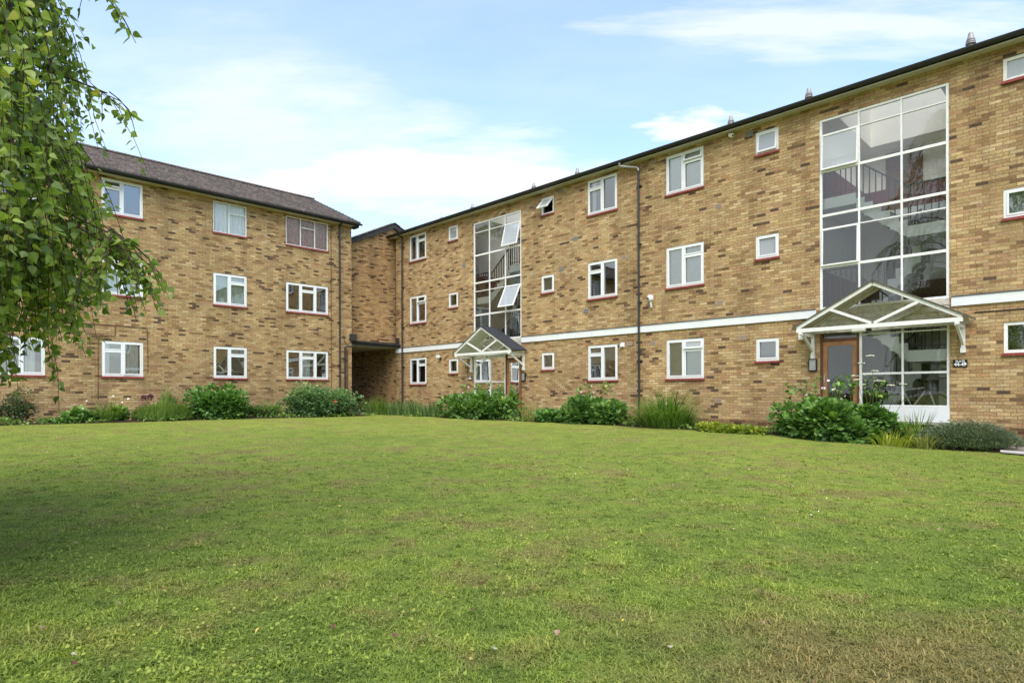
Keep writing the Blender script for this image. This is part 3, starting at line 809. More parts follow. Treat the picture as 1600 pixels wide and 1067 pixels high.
        q = [(mir(P0[0]), P0[1] - .02), (mir(P1[0]), P1[1] + .0), (mir(P1[0]), P1[1] - .26), (mir(P0[0]), P0[1] - .26)]
        for vv in (v0 + .002, v0 + .036): st.face([(x, vv, z) for x, z in q])
        st.face([(q[3][0], v0 + .002, q[3][1]), (q[2][0], v0 + .002, q[2][1]), (q[2][0], v1, q[2][1]), (q[3][0], v1, q[3][1])])
        # railing on the front of the flight
        m_ = 8
        for i in range(m_ + 1):
            t = i / m_; x = P0[0] + (P1[0] - P0[0]) * t; z = P0[1] + (P1[1] - P0[1]) * t
            rb((x, v0 + .07, z + .02), (x, v0 + .07, z + .92))
        rb((P0[0], v0 + .07, P0[1] + .92), (P1[0], v0 + .07, P1[1] + .92), .016); rb((P0[0], v0 + .07, P0[1] + .12), (P1[0], v0 + .07, P1[1] + .12), .010)
    for i, h in enumerate(hl):
        flight(h, fl[i + 1], .17, 1.15, True)
        flight(fl[i], h, 1.40, 2.40, False)
        bx(st, (xR, .15, h - .26), (ub + .05, 2.5, h)); bx(st, (xR + .01, .155, h - .001), (ub + .04, 2.49, h + .006), 1)
        for j in range(6):
            x = xR + (ub - xR) * j / 6 + .05; rb((x, .20, h), (x, .20, h + .95))
        rb((xR, .20, h + .95), (ub, .20, h + .95), .016); rb((xR, .20, h + .10), (ub, .20, h + .10), .010)
        bx(dado, (xR, 2.9 + .96, h), (ub + .05, 3.895, h + .95)); bx(dado, (ub + .045, .2, h), (ub + .056, 2.5, h + .95))
    for k, f in enumerate(fl[1:]):
        bx(st, (ua - .05, .15, f - .26), (xL, 2.5, f)); bx(st, (ua - .05, 2.46, f - .24), (ub + .05, 3.88, f)); bx(st, (ua - .04, .155, f - .001), (xL - .01, 3.87, f + .006), 1)
        bx(dado, (ua - .056, .2, f), (ua - .045, 3.88, f + 1.0)); bx(dado, (ua - .04, 3.88, f), (ub, 3.895, f + 1.0))
        for j in range(7):
            x = ua + (xL - ua) * j / 6.5 + .06; rb((x, .20, f), (x, .20, f + .95))
        rb((ua, .20, f + .95), (xL, .20, f + .95), .016); rb((ua, .20, f + .10), (xL, .20, f + .10), .010)
        # door to a flat at the back of the landing
        dd = MB(); bx(dd, (ua + .5, 3.84, f), (ua + 1.4, 3.879, f + 2.0)); dd.build('flat_door', M['doordark'], blockR)
    bx(dado, (ua - .04, 3.88, fl[0]), (ub, 3.895, fl[0] + 1.0)); bx(dado, (ua - .056, .2, fl[0]), (ua - .045, 3.88, fl[0] + 1.0))
    s_ = st.build('staircase', [M['stairwhite'], M['room']], blockR)
    s_['label'] = 'white concrete staircase inside the ' + ('nearer' if side == 'L' else 'farther') + ' stairwell'
    rail.build('railing', M['iron'], s_); dado.build('dado', M['maroon'], blockR)
    fb = MB(); bx(fb, (ua - .04, .12, fl[0] - .05), (ub + .04, 3.88, fl[0])); fb.build('lobby_floor', M['room'], blockR)


for s_ in SW: stairwell(*s_)


def canopy(uc, hw, ze, za, p, new, label):
    old = not new
    roof = MB(); t = .035
    for sg in (-1, 1):
        e = (uc + sg * hw, ze); ap = (uc, za)
        for dz, m_ in ((t, 0), (0, 1)):
            q = [(e[0], -p, e[1] + dz), (ap[0], -p, ap[1] + dz), (ap[0], -.065, ap[1] + dz), (e[0], -.065, e[1] + dz)]
            roof.face(q, m_)
        roof.face([(e[0], -p, e[1]), (e[0], -p, e[1] + t), (ap[0], -p, ap[1] + t), (ap[0], -p, ap[1])], 0)
        roof.face([(e[0], -p, e[1]), (e[0], -.065, e[1]), (e[0], -.065, e[1] + t), (e[0], -p, e[1] + t)], 0)
    c = roof.build('canopy', [M['felt'] if new else M['oldfelt'], M['paint'] if new else M['oldwood']], blockR)
    c['label'] = label
    for i, vv in enumerate((-p + .05, -.12)):
        tr = MB(); zc = ze - .035
        tr.box((uc - hw + .10, vv - .02, zc - .045), (uc + hw - .10, vv + .02, zc + .045))
        sl = (za - ze) / hw
        for sg in (-1, 1):
            tr.beam((uc + sg * (hw - .12), vv, ze + sl * .12 - .045), (uc + sg * .012, vv, za - .05), .038, .07, (0, 0, 1))
            tr.beam((uc + sg * .03, vv, zc + .06), (uc + sg * hw * .50, vv, ze + sl * hw * .5 - .07), .036, .062, (0, 0, 1))
        tr.build('truss', M['paint'] if (i == 0 or new) else M['oldwood'], c)
    bw = hw - .22
    for sg in (-1, 1):
        u = uc + sg * bw
        b_ = MB(); b_.box((u - .035, -.075, .96), (u + .035, -.006, ze - .085)); b_.box((u - .03, -p + .06, ze - .16), (u + .03, -.076, ze - .09))
        b_.beam((u, -.06, 1.04), (u, -p + .16, ze - .15), .05, .06, (0, 1, 0))
        b_.box((u - .045, -.085, .85), (u + .045, -.004, .955)); b_.build('bracket', M['paint'] if new else M['paint'], c)
        e_ = MB(); e_.box((uc + sg * (hw - .16), -p + .02, ze - .13), (uc + sg * (hw - .24), -p + .10, ze - .082)); e_.build('truss_foot', M['paint'], c)


canopy(-4.13, 1.76, 1.535, 2.49, .84, False, 'weathered porch canopy with mossy edge over the nearer entrance')
canopy(-17.25, 1.68, 1.545, 2.50, .84, True, 'newer porch canopy with clean dark felt over the farther entrance')
# lamp fixed under the nearer canopy
mb = MB(); mb.tube([(-4.62, -.55, 1.43), (-4.35, -.55, 1.43)], .045, 12); mb.box((-4.60, -.58, 1.45), (-4.38, -.52, 1.475)); mb.build('porch_lamp', M['paint'], blockR)
mb = MB(); mb.tube([(-4.32, -.55, 1.44), (-4.22, -.55, 1.44)], .035, 10); mb.build('porch_lamp', M['lens'], blockR)
# conduits near the porch
mb = MB(); mb.tube([(-18.95, -.02, 1.45), (-18.95, -.02, .72), (-18.70, -.02, .70)], .008, 6); mb.build('cable', M['brownpipe'], blockR)
mb = MB(); mb.tube([(-2.4, -.012, 1.70), (1.5, -.012, 1.70), (4, -.012, 1.70)], .010, 6); mb.build('cable', M['iron'], blockR)

# ================================================================ LEFT BLOCK
L0, L1E = -9.0, 13.768
blockL = fempty('apartment_block', FL, 5, 0, -.9)
tag(blockL, 'three-storey buff brick flats on the left with a brown tiled gable roof behind the birch', 'apartment block')
lt = [(5.925, 7.062), (3.282, 4.436), (.598, 1.748)]
holes = []; wins = []
W(4.669, 5.86, *lt[0], 'B', openings=[('av', 'top', 15)], split=.48, vent=.25, glass='glass')
W(4.669, 5.86, *lt[1], 'B', cover=[('curtain', 'blind', 0, 1, 7)])
W(4.669, 5.86, *lt[2], 'B', split=.5, openings=[('b', 'right', 4)], cover=[('curtain', 'curtain_white', .0, .16, 2), ('curtain', 'curtain_white', .56, .95, 4)])
W(8.128, 9.331, *lt[0], 'A', thin=True, fw=.032, glass='glass_old', mat='paint', cover=[('curtain', 'curtain_white', 0, 1, 9, .1)], vent=.32)
W(8.128, 9.331, *lt[1], 'A', cover=[('curtain', 'blind', 0, 1, 4)])
W(8.128, 9.331, *lt[2], 'A', cover=[('blind', 'blind_tan', 0, 1, .86)])
W(10.867, 12.672, *lt[0], 'C', thin=True, fw=.032, glass='glass_old', mat='paint', cover=[('curtain', 'curtain_brown', 0, .5, 8), ('curtain', 'curtain_brown', .5, 1, 8)], vent=.32)
W(10.867, 12.672, *lt[1], 'C', vent=.25)
W(10.867, 12.672, *lt[2], 'C', vent=.25, cover=[('curtain', 'curtain_white', .36, .62, 2, -.2)])
for z in lt:
    W(1.38, 3.183, *z, 'C', vent=.3, cover=[('curtain', 'curtain_white', .76, .9, 2)]); W(-2.4, -1.2, *z, 'A'); W(-6, -4.8, *z, 'A')
mb = MB(); wall_with_holes(mb, L0, L1E, ZB, 7.20, holes)
zr = 9.20; vr = 3.78; DPL = 7.56
mb.face([(L1E, 0, ZB), (L1E, DPL, ZB), (L1E, DPL, 7.20), (L1E, vr, 8.98), (L1E, 0, 7.20)])
mb.face([(L0, DPL, ZB), (L0, 0, ZB), (L0, 0, 7.20), (L0, vr, 8.98), (L0, DPL, 7.20)])
mb.face([(L1E, DPL, ZB), (L0, DPL, ZB), (L0, DPL, 7.20), (L1E, DPL, 7.20)])
mb.build('wall', M['brickL'], blockL)
for a, b, c, d, st, k in wins: window(blockL, a, b, c, d, st, **k)
rooms(blockL, [w[:4] for w in wins])
# roof: stepped courses of tiles on both slopes, ridge tiles
mb = MB(); n = 15; sx0, sx1 = L0 - .2, 13.97
slope_len = math.hypot(vr + .42, zr - 7.27); rr_ = random.Random(3)
for side in (0, 1):
    for i in range(n):
        t0, t1 = i / n, (i + 1) / n
        def P(t, up):
            v = -.42 + (vr + .42) * t; z = 7.27 + (zr - 7.27) * t
            if side: v = 2 * vr - v
            return v, z + up
        (v0, z0), (v1, z1) = P(t0, .042), P(t1, .012)
        vb, zb = P(t0, .0)
        uvoff = i * .30
        u = sx0
        while u < sx1:
            u2 = min(u + .48, sx1); dz = rr_.uniform(-.005, .007)
            n0 = len(mb.V)
            mb.face([(u, v0, z0 + dz), (u2, v0, z0 + dz), (u2, v1, z1 + dz), (u, v1, z1 + dz)])
            mb.face([(u, vb, zb - .02), (u2, vb, zb - .02), (u2, v0, z0 + dz), (u, v0, z0 + dz)])
            u = u2
        mb.face([(sx1, vb, zb - .05), (sx1, v1, z1 - .07), (sx1, v1, z1), (sx1, v0, z0)])
    mb.face([(sx0, *P(0, -.03)), (sx1, *P(0, -.03)), (sx1, *P(1, -.03)), (sx0, *P(1, -.03))])
rfL = mb.build('roof', M['tiles'], blockL)
# metre UVs up the slope so that the tile pattern follows the courses
uvd = rfL.data.uv_layers[0].data
for p in rfL.data.polygons:
    for li, vi in zip(p.loop_indices, p.vertices):
        x, y, z = rfL.data.vertices[vi].co; v = y; tt = (v + .42) / (vr + .42) if v <= vr else (2 * vr - v + .42) / (vr + .42)
        uvd[li].uv = (x, max(0, tt) * n * .30 + .001)
mb = MB(); u = sx0
while u < sx1 - .05:
    u2 = min(u + .45, sx1 + .01)
    prof = [(vr - .13 * cos(pi * k / 6), zr + .0 + .085 * sin(pi * k / 6)) for k in range(7)]
    for k in range(6):
        (a, b), (c, d) = prof[k], prof[k + 1]; mb.face([(u, a, b), (u2 - .01, a, b), (u2 - .01, c, d), (u, c, d)])
    mb.face([(u2 - .01, a_, b_) for a_, b_ in prof]); mb.face([(u, a_, b_) for a_, b_ in prof][::-1])
    u = u2
mb.build('ridge_tiles', M['tiles'], rfL)
mb = MB(); mb.box((sx0, -.36, 7.135), (13.93, -.001, 7.150)); mb.build('soffit', M['soffit'], blockL)
mb = MB(); mb.box((sx0, -.375, 7.11), (13.93, -.362, 7.25)); 
for sg in (0, 1):
    va, vb_ = (-.36, vr) if sg == 0 else (2 * vr + .36, vr)
    mb.face([(13.935, va, 7.12), (13.935, vb_, 8.98), (13.935, vb_, 9.16), (13.935, va, 7.26)]); mb.face([(13.90, va, 7.12), (13.90, vb_, 8.98), (13.90, vb_, 9.16), (13.90, va, 7.26)])
    mb.face([(13.90, va, 7.12), (13.935, va, 7.12), (13.935, vb_, 8.98), (13.90, vb_, 8.98)])
mb.box((13.78, -.34, 7.06), (13.93, .02, 7.133))
mb.build('fascia', M['fascia'], blockL)
gutter(blockL, sx0, 14.02, -.44, 7.205, .062)
downpipe(blockL, 13.165, -.09, 7.10, -1.2)
mb = MB(); mb.tube([(13.165, -.43, 7.20), (13.165, -.12, 7.08), (13.165, -.09, 6.98)], .036, 10); mb.build('swan_neck_pipe', M['black'], blockL)
downpipe(blockL, 12.79, -.05, 7.02, -1.2, .013, 'brownpipe', 'waste_pipe')
downpipe(blockL, 13.415, -.08, 1.98, -1.2, .034)
downpipe(blockL, 13.53, -.05, 1.9, -1.2, .022, 'brownpipe', 'waste_pipe')
mb = MB(); mb.tube([(13.76, -.16, 2.09), (13.70, -.12, 2.03), (13.45, -.08, 2.01), (13.415, -.08, 1.94)], .034, 10); mb.build('swan_neck_pipe', M['black'], blockL)
mb = MB(); mb.tube([(13.39, -.02, 2.5), (13.40, -.02, 2.25), (13.50, -.03, 2.12), (13.62, -.05, 2.08)], .012, 6); mb.build('cable', M['iron'], blockL)
for path in ([(2.5, -.012, 2.225), (3.6, -.012, 2.25), (5.048, -.012, 2.27), (5.945, -.012, 2.245), (5.985, -.012, 2.18), (6.0, -.012, .80), (5.97, -.012, .74)],
             [(5.048, -.012, 2.27), (5.048, -.012, 1.97), (5.01, -.012, 1.915), (4.62, -.012, 1.90), (4.565, -.012, 1.84), (4.562, -.012, -.16)]):
    mb = MB(); mb.tube(path, .011, 6); mb.build('cable', M['brownpipe'], blockL)

# ================================================================ LINK BUILDING WITH PASSAGE
VK = .62
blockK = fempty('link_building', FL, 15.2, VK, -.9)
tag(blockK, 'narrow brick link with a gable end bridging a dark passage between the two blocks', 'building')
za_, ua_ = 7.86, 16.30; kx0, kx1 = 12.4, 20.2; zs_ = za_ - (ua_ - kx0) * .49
mb = MB()
mb.face([(kx0, VK, 2.12), (kx1, VK, 2.12), (kx1, VK, zs_ - .12), (ua_, VK, za_ - .14), (kx0, VK, zs_ - .12)])
mb.face([(16.318, VK, ZB), (16.318, 9, ZB), (16.318, 9, 2.12), (16.318, VK, 2.12)])                       # right side of the passage
mb.face([(16.318, VK, ZB), (16.318, VK, 2.12), (16.302, .40, 2.12), (16.302, .40, ZB)])
mb.face([(13.770, 9, ZB), (13.770, 7.57, ZB), (13.770, 7.57, 2.12), (13.770, 9, 2.12)])
mb.face([(kx0, 9, ZB + .0), (kx0, 9, zs_), (kx0, 7.6, zs_), (kx0, 7.6, ZB)])
mb.face([(kx1, VK, ZB), (kx1, 9, ZB), (kx1, 9, zs_), (kx1, VK, zs_)])
mb.face([(kx1, 9, 2.12), (kx0, 9, 2.12), (kx0, 9, zs_), (ua_, 9, za_ - .14), (kx1, 9, zs_)])
mb.build('wall', M['brickK'], blockK)
mb = MB(); mb.box((13.775, .16, 2.075), (16.29, 9, 2.115)); mb.build('passage_ceiling', M['soffit'], blockK)
mb = MB(); mb.box((13.78, .13, 2.12), (16.285, VK - .003, 2.29)); mb.build('passage_roof', M['felt'], blockK)
mb = MB(); mb.tube([(13.62, .09, 2.26), (16.32, .09, 2.20)], .068, 12); mb.box((13.70, .10, 2.09), (16.285, .128, 2.30)); mb.build('passage_gutter', M['black'], blockK)
for p, q in (((13.66, .02, 2.26), (13.96, -.10, 2.56)), ((16.22, .135, 2.30), (16.46, .34, 2.55))):
    mb = MB(); mb.box(p, q); mb.build('parapet_end', M['fascia'], blockK, bevel=.01)
mb = MB()
for sg in (0, 1):
    x1 = kx0 - .1 if sg == 0 else kx1 + .1; z1 = za_ - abs(ua_ - x1) * .49
    for vv in (VK - .13, VK - .10): mb.face([(x1, vv, z1 - .16), (ua_, vv, za_ - .20), (ua_, vv, za_), (x1, vv, z1)])
    mb.face([(x1, VK - .13, z1 - .16), (x1, VK, z1 - .16), (ua_, VK, za_ - .20), (ua_, VK - .13, za_ - .20)])
mb.build('bargeboard', M['fascia'], blockK)
mb = MB(); n = 14
for sg in (-1, 1):
    ue = kx0 - .15 if sg < 0 else kx1 + .15; zz_ = za_ - abs(ua_ - ue) * .49 + .05
    for i in range(n):
        t0, t1 = i / n, (i + 1) / n
        a0, c0 = ue + (ua_ - ue) * t0, zz_ + (za_ + .05 - zz_) * t0 + .035; a1, c1 = ue + (ua_ - ue) * t1, zz_ + (za_ + .05 - zz_) * t1 + .005
        mb.face([(a0, VK - .17, c0), (a1, VK - .17, c1), (a1, 9, c1), (a0, 9, c0)])
        mb.face([(a0, VK - .17, c0 - .055), (a1, VK - .17, c1 - .03), (a1, VK - .17, c1), (a0, VK - .17, c0)])
        mb.face([(a0, VK - .17, c0 - .055), (a0, VK - .17, c0), (a0, 9, c0), (a0, 9, c0 - .055)])
mb.build('roof', M['tiles'], blockK)

# ================================================================ WALL FIXTURES
def text_mesh(name, txt, size, mat, par, loc_uvz, F, bold=0.0):
    cu = bpy.data.curves.new(name, 'FONT'); cu.body = txt; cu.size = size; cu.align_x = 'CENTER'; cu.align_y = 'CENTER'
    cu.extrude = .0015; cu.offset = bold
    ob = bpy.data.objects.new(name, cu)
    dg = bpy.context.evaluated_depsgraph_get(); COL.objects.link(ob); bpy.context.view_layer.update()
    me = bpy.data.meshes.new_from_object(ob.evaluated_get(bpy.context.evaluated_depsgraph_get()))
    COL.objects.unlink(ob); bpy.data.objects.remove(ob)
    o = bpy.data.objects.new(name, me); me.materials.clear(); me.materials.append(mat); link(o, par)
    off = OFF[par.name]
    o.location = (loc_uvz[0] - off[0], loc_uvz[1] - off[1], loc_uvz[2] - off[2]); o.rotation_euler = (pi / 2, 0, 0)
    return o


sg_ = fempty('door_sign', FR, -2.645, -.01, .62)
tag(sg_, 'black plate lettered FLATS 44-49 on the brick beside the nearer entrance', 'sign')
mb = MB(); mb.box((-2.772, -.022, .540), (-2.518, -.002, .702)); mb.build('plate', M['sign_black'], sg_, bevel=.003)
text_mesh('lettering', 'FLATS', .060, M['sign_white'], sg_, (-2.645, -.0235, .665), FR, .002)
text_mesh('lettering', '44-49', .094, M['sign_white'], sg_, (-2.645, -.0235, .598), FR, .004)
sg_ = fempty('door_sign', FR, -18.80, -.01, .62)
tag(sg_, 'small dark number plate on the brick left of the farther entrance', 'sign')
mb = MB(); mb.box((-18.93, -.022, .535), (-18.68, -.002, .71)); mb.build('plate', M['sign_black'], sg_, bevel=.003)
text_mesh('lettering', 'FLATS', .060, M['sign_white'], sg_, (-18.805, -.0235, .668), FR, .002)
mb = MB(); mb.box((-18.90, -.0245, .565), (-18.71, -.0225, .63)); mb.build('lettering_bar', M['sign_white'], sg_)
for u, z, lab in ((-5.676, .69, 'grey door entry panel in a black surround left of the nearer entrance'), (-15.80, .60, 'grey door entry panel right of the farther entrance')):
    it = fempty('entry_panel', FR, u, 0, z); tag(it, lab, 'intercom')
    mb = MB(); mb.box((u - .10, -.05, z - .155), (u + .10, -.002, z + .155)); mb.build('surround', M['sign_black'], it, bevel=.008)
    mb = MB(); mb.box((u - .072, -.058, z - .128), (u + .072, -.051, z + .128)); mb.build('face_plate', M['metal'] if u > -10 else M['metal'], it)
    mb = MB(); mb.box((u - .055, -.0605, z - .03), (u + .055, -.0585, z + .0)); mb.box((u - .045, -.0605, z + .06), (u + .045, -.0585, z + .11))
    for i in range(3):
        for j in range(3): mb.box((u - .045 + i * .034, -.0605, z - .11 + j * .024), (u - .023 + i * .034, -.0585, z - .096 + j * .024))
    mb.build('button', M['room'], it)
cm = fempty('security_camera', FR, -10.33, 0, 2.80); tag(cm, 'white dome security camera on a wall bracket right of the downpipe', 'camera')
mb = MB(); mb.box((-10.50, -.04, 2.80), (-10.36, -.002, 2.94)); mb.tube([(-10.43, -.03, 2.92), (-10.33, -.16, 2.93)], .022, 8); mb.build('bracket', M['metal'], cm)
mb = MB(); mb.lathe((-10.30, -.18, 2.80), [(.01, -.005), (.075, 0), (.095, .05), (.095, .10), (.07, .15), (.02, .17)], 16); mb.tube([(-10.30, -.18, 2.80), (-10.30, -.12, 2.60)], .03, 8); mb.build('housing', M['white'], cm)
mb = MB(); mb.lathe((-10.32, -.25, 2.85), [(.035, 0), (.03, .03), (.01, .035)], 12, ax=(-.3, -1, -.1)); mb.build('lens', M['lens'], cm)
fl_ = fempty('floodlight', FR, -7.74, 0, 7.06); tag(fl_, 'small white and black floodlight under the eaves beside the small top window', 'light')
mb = MB(); mb.tube([(-7.90, -.04, 7.10), (-7.80, -.10, 7.08)], .035, 8); mb.build('bracket', M['black'], fl_)
mb = MB(); mb.lathe((-7.78, -.10, 7.06), [(.02, -.06), (.06, -.05), (.06, .08), (.03, .10)], 12, ax=(.7, -.4, -.4)); mb.build('housing', M['paint'], fl_)
f2 = fempty('floodlight', FR, -20.72, 0, 1.50); tag(f2, 'small white security light on the brick above and left of a small ground floor window', 'light')
mb = MB(); mb.box((-20.78, -.03, 1.44), (-20.66, -.002, 1.54)); mb.tube([(-20.72, -.03, 1.50), (-20.70, -.12, 1.52)], .02, 8); mb.build('bracket', M['black'], f2)
mb = MB(); mb.box((-20.80, -.20, 1.50), (-20.62, -.10, 1.62)); mb.build('housing', M['white'], f2, bevel=.01)
f3 = fempty('vent_cowl', FR, -11.41, 0, 1.54); tag(f3, 'square white vent cover beside the ground floor window with geraniums', 'vent cover')
mb = MB(); mb.box((-11.49, -.02, 1.45), (-11.36, -.002, 1.60)); mb.face([(-11.48, -.02, 1.60), (-11.37, -.02, 1.60), (-11.37, -.11, 1.47), (-11.48, -.11, 1.47)])
mb.face([(-11.48, -.02, 1.60), (-11.48, -.11, 1.47), (-11.48, -.02, 1.46)]); mb.face([(-11.37, -.02, 1.60), (-11.37, -.02, 1.46), (-11.37, -.11, 1.47)]); mb.build('cowl', M['white'], f3)
f4 = fempty('junction_box', FR, -5.95, 0, 1.40); tag(f4, 'small cream box on the brick under the left end of the nearer canopy', 'box')
mb = MB(); mb.box((-6.02, -.06, 1.34), (-5.88, -.002, 1.46)); mb.build('lid', M['curtain_white'], f4, bevel=.01)


def mailbox(u, v, z, lab):
    o = fempty('letter_box', FR, u, v, z); tag(o, lab, 'letter box')
    mb = MB(); mb.box((u - .16, v - .05, z - .16), (u + .16, v + .05, z + .16)); mb.build('body', M['metal'], o, bevel=.01)
    mb = MB(); mb.box((u - .12, v - .062, z + .02), (u + .12, v - .05, z + .045)); mb.box((u - .15, v - .058, z - .09), (u + .15, v - .05, z - .08)); mb.build('slot', M['sign_black'], o)


mb = MB(); mb.box((-3.22, 1.0, -.66), (-2.86, 1.06, 1.9)); mb.build('lobby_partition', M['cream'], blockR)
mailbox(-3.05, .93, .50, 'grey metal letter box on the cream partition inside the nearer entrance')


def bicycle():
    o = fempty('bicycle', FR, -3.6, .75, -.66); tag(o, 'parked bicycle behind the glass inside the nearer entrance', 'bicycle')
    v = .62
    for u in (-4.02, -3.22):
        w = MB(); pts = [(u + .30 * cos(t * pi / 12), v, -.34 + .30 * sin(t * pi / 12)) for t in range(25)]
        w.tube(pts, .02, 6, caps=False); wo = w.build('wheel', M['tyre'], o)
        s = MB()
        for k in range(10): s.tube([(u, v, -.34), (u + .29 * cos(k * pi / 5), v, -.34 + .29 * sin(k * pi / 5))], .003, 4)
        s.build('spokes', M['metal'], wo)
    f = MB(); bb = (-3.68, v, -.36); seat = (-3.86, v, .05); head = (-3.36, v, .12)
    for a, b in ((bb, seat), (bb, head), (seat, head), ((-4.02, v, -.34), bb), ((-4.02, v, -.34), seat), ((-3.22, v, -.34), head)): f.tube([a, b], .02, 8)
    f.build('frame', M['stairwhite'], o)
    h = MB(); h.tube([head, (-3.38, v, .22)], .015, 8); h.tube([(-3.50, v - .26, .28), (-3.40, v - .1, .25), (-3.38, v, .22), (-3.40, v + .1, .25), (-3.50, v + .26, .28)], .016, 8); h.build('handlebar', M['iron'], o)
    s = MB(); s.tube([seat, (-3.88, v, .17)], .014, 8); s.beam((-4.0, v, .18), (-3.76, v, .19), .11, .05); s.build('saddle', M['iron'], o)
    b = MB(); b.lathe((-3.30, v, .02), [(.02, 0), (.12, .01), (.15, .22), (.14, .22)], 10); b.build('basket', M['iron'], o)


bicycle()


def geranium(u, z, red, lab):
    o = fempty('pot_plant', FR, u, .22, z); tag(o, lab, 'pot plant', 'pot plants on the window board')
    mb = MB(); mb.lathe((u, .23, z), [(.045, 0), (.065, .11), (.058, .11), (.0, .09)], 12); mb.build('pot', M['pot'], o)
    rs = random.Random(int(abs(u) * 100)); P = []; 
    for k in range(90):
        a = rs.uniform(0, 2 * pi); r = rs.uniform(0, .15); P.append((u + r * cos(a), .23 + r * sin(a) * .6, z + .13 + rs.uniform(0, .2)))
    leaves("foliage", np.array(P), None, .05, "round", M["leaf_mid"], o, seed=3, local=OFF[o.name])
    for k in range(5):
        c = (u + rs.uniform(-.12, .12), .20, z + rs.uniform(.28, .38))
        f = MB()
        for j in range(6):
            a = j * pi / 3; f.face([c, (c[0] + .03 * cos(a), c[1] - .02, c[2] + .03 * sin(a)), (c[0] + .03 * cos(a + .9), c[1] - .01, c[2] + .03 * sin(a + .9))])
        f.build('flower', M['petal_pink'] if red else M['petal_white'], o)


# ================================================================ FOLIAGE
TPL = {
    'kite': (np.array([(0, 0, 0), (-.5, .42, .10), (0, 1, 0), (.5, .42, .10)]), [(0, 2, 1), (0, 3, 2)]),
    'birch': (np.array([(0, 0, 0), (-.26, .05, .05), (-.43, .26, .09), (-.36, .50, .07), (-.15, .78, .0), (0, 1.08, -.10), (.15, .78, .0), (.36, .50, .07), (.43, .26, .09), (.26, .05, .05)]),
              [(0, 2, 1), (0, 3, 2), (0, 4, 3), (0, 5, 4), (0, 6, 5), (0, 7, 6), (0, 8, 7), (0, 9, 8)]),
    'round': (np.array([(0, 0, 0), (-.45, .25, .06), (-.45, .7, .06), (0, 1, 0), (.45, .7, .06), (.45, .25, .06)]),
              [(0, 2, 1), (0, 3, 2), (0, 4, 3), (0, 5, 4)]),
    'lobed': (np.array([(0, 0, 0), (-.50, .08, .05), (-.62, .45, .0), (-.30, .45, .07), (-.32, .80, .0), (0, .70, .06), (0, 1.05, -.06), (.32, .80, 0), (.30, .45, .07), (.62, .45, 0), (.50, .08, .05)]),
              [(0, 2, 1), (0, 3, 2), (0, 5, 3), (3, 5, 4), (0, 8, 5), (5, 8, 7), (0, 9, 8), (0, 10, 9), (4, 5, 6), (5, 7, 6)]),
    'needle': (np.array([(-.07, 0, 0), (.07, 0, 0), (0, 1, 0)]), [(0, 1, 2)]),
}


def np_mesh(name, V, F, mat, parent=None, tone=None, smooth=False):
    me = bpy.data.meshes.new(name)
    V = np.ascontiguousarray(V, dtype=np.float32); F = np.ascontiguousarray(F, dtype=np.int32)
    me.vertices.add(len(V)); me.vertices.foreach_set('co', V.ravel())
    k = F.shape[1]; nf = len(F)
    me.loops.add(nf * k); me.loops.foreach_set('vertex_index', F.ravel())
    me.polygons.add(nf); me.polygons.foreach_set('loop_start', np.arange(0, nf * k, k, dtype=np.int32))
    try: me.polygons.foreach_set('loop_total', np.full(nf, k, dtype=np.int32))
    except Exception: pass
    me.materials.append(mat)
    if tone is not None:
        a = me.attributes.new('Tone', 'FLOAT', 'POINT'); a.data.foreach_set('value', np.ascontiguousarray(tone, dtype=np.float32))
    me.update(calc_edges=True)
    if smooth: me.polygons.foreach_set('use_smooth', np.ones(nf, dtype=bool))
    o = bpy.data.objects.new(name, me); link(o, parent)
    if parent is not None: OFF[o.name] = OFF.get(parent.name, (0, 0, 0))
    return o


def leaves(name, P, axis, size, tpl, mat, parent, seed=0, local=(0, 0, 0), normal=None, wid=1.0, jitter=.6, tone=None):
    """one mesh of leaves at points P (n,3). axis: direction each leaf points in (n,3) or None; normal: side it shows"""
    r = np.random.default_rng(seed); n = len(P); T, FF = TPL[tpl]
    if axis is None:
        axis = r.normal(size=(n, 3)) * .6; axis[:, 2] -= .1
    ax = axis + r.normal(size=(n, 3)) * jitter * .5
    ax /= np.linalg.norm(ax, axis=1, keepdims=True) + 1e-9
    if normal is None: normal = np.tile((0, 0, 1.0), (n, 1))
    nn = normal + r.normal(size=(n, 3)) * jitter
    sd = np.cross(ax, nn); sd /= np.linalg.norm(sd, axis=1, keepdims=True) + 1e-9
    nm = np.cross(sd, ax)
    sz = (size * r.uniform(.65, 1.3, n))[:, None]
    V = (P[:, None, :] - np.array(local)[None, None, :] + (T[None, :, 0:1] * sd[:, None, :] * wid + T[None, :, 1:2] * ax[:, None, :] + T[None, :, 2:3] * nm[:, None, :]) * sz[:, None, :])
    k = len(T); F = (np.arange(n) * k)[:, None, None] + np.array(FF)[None]
    tn = r.uniform(0, 1, n) if tone is None else np.clip(tone + r.normal(size=n) * .2, 0, 1)
    return np_mesh(name, V.reshape(-1, 3), F.reshape(-1, 3), mat, parent, np.repeat(tn, k))


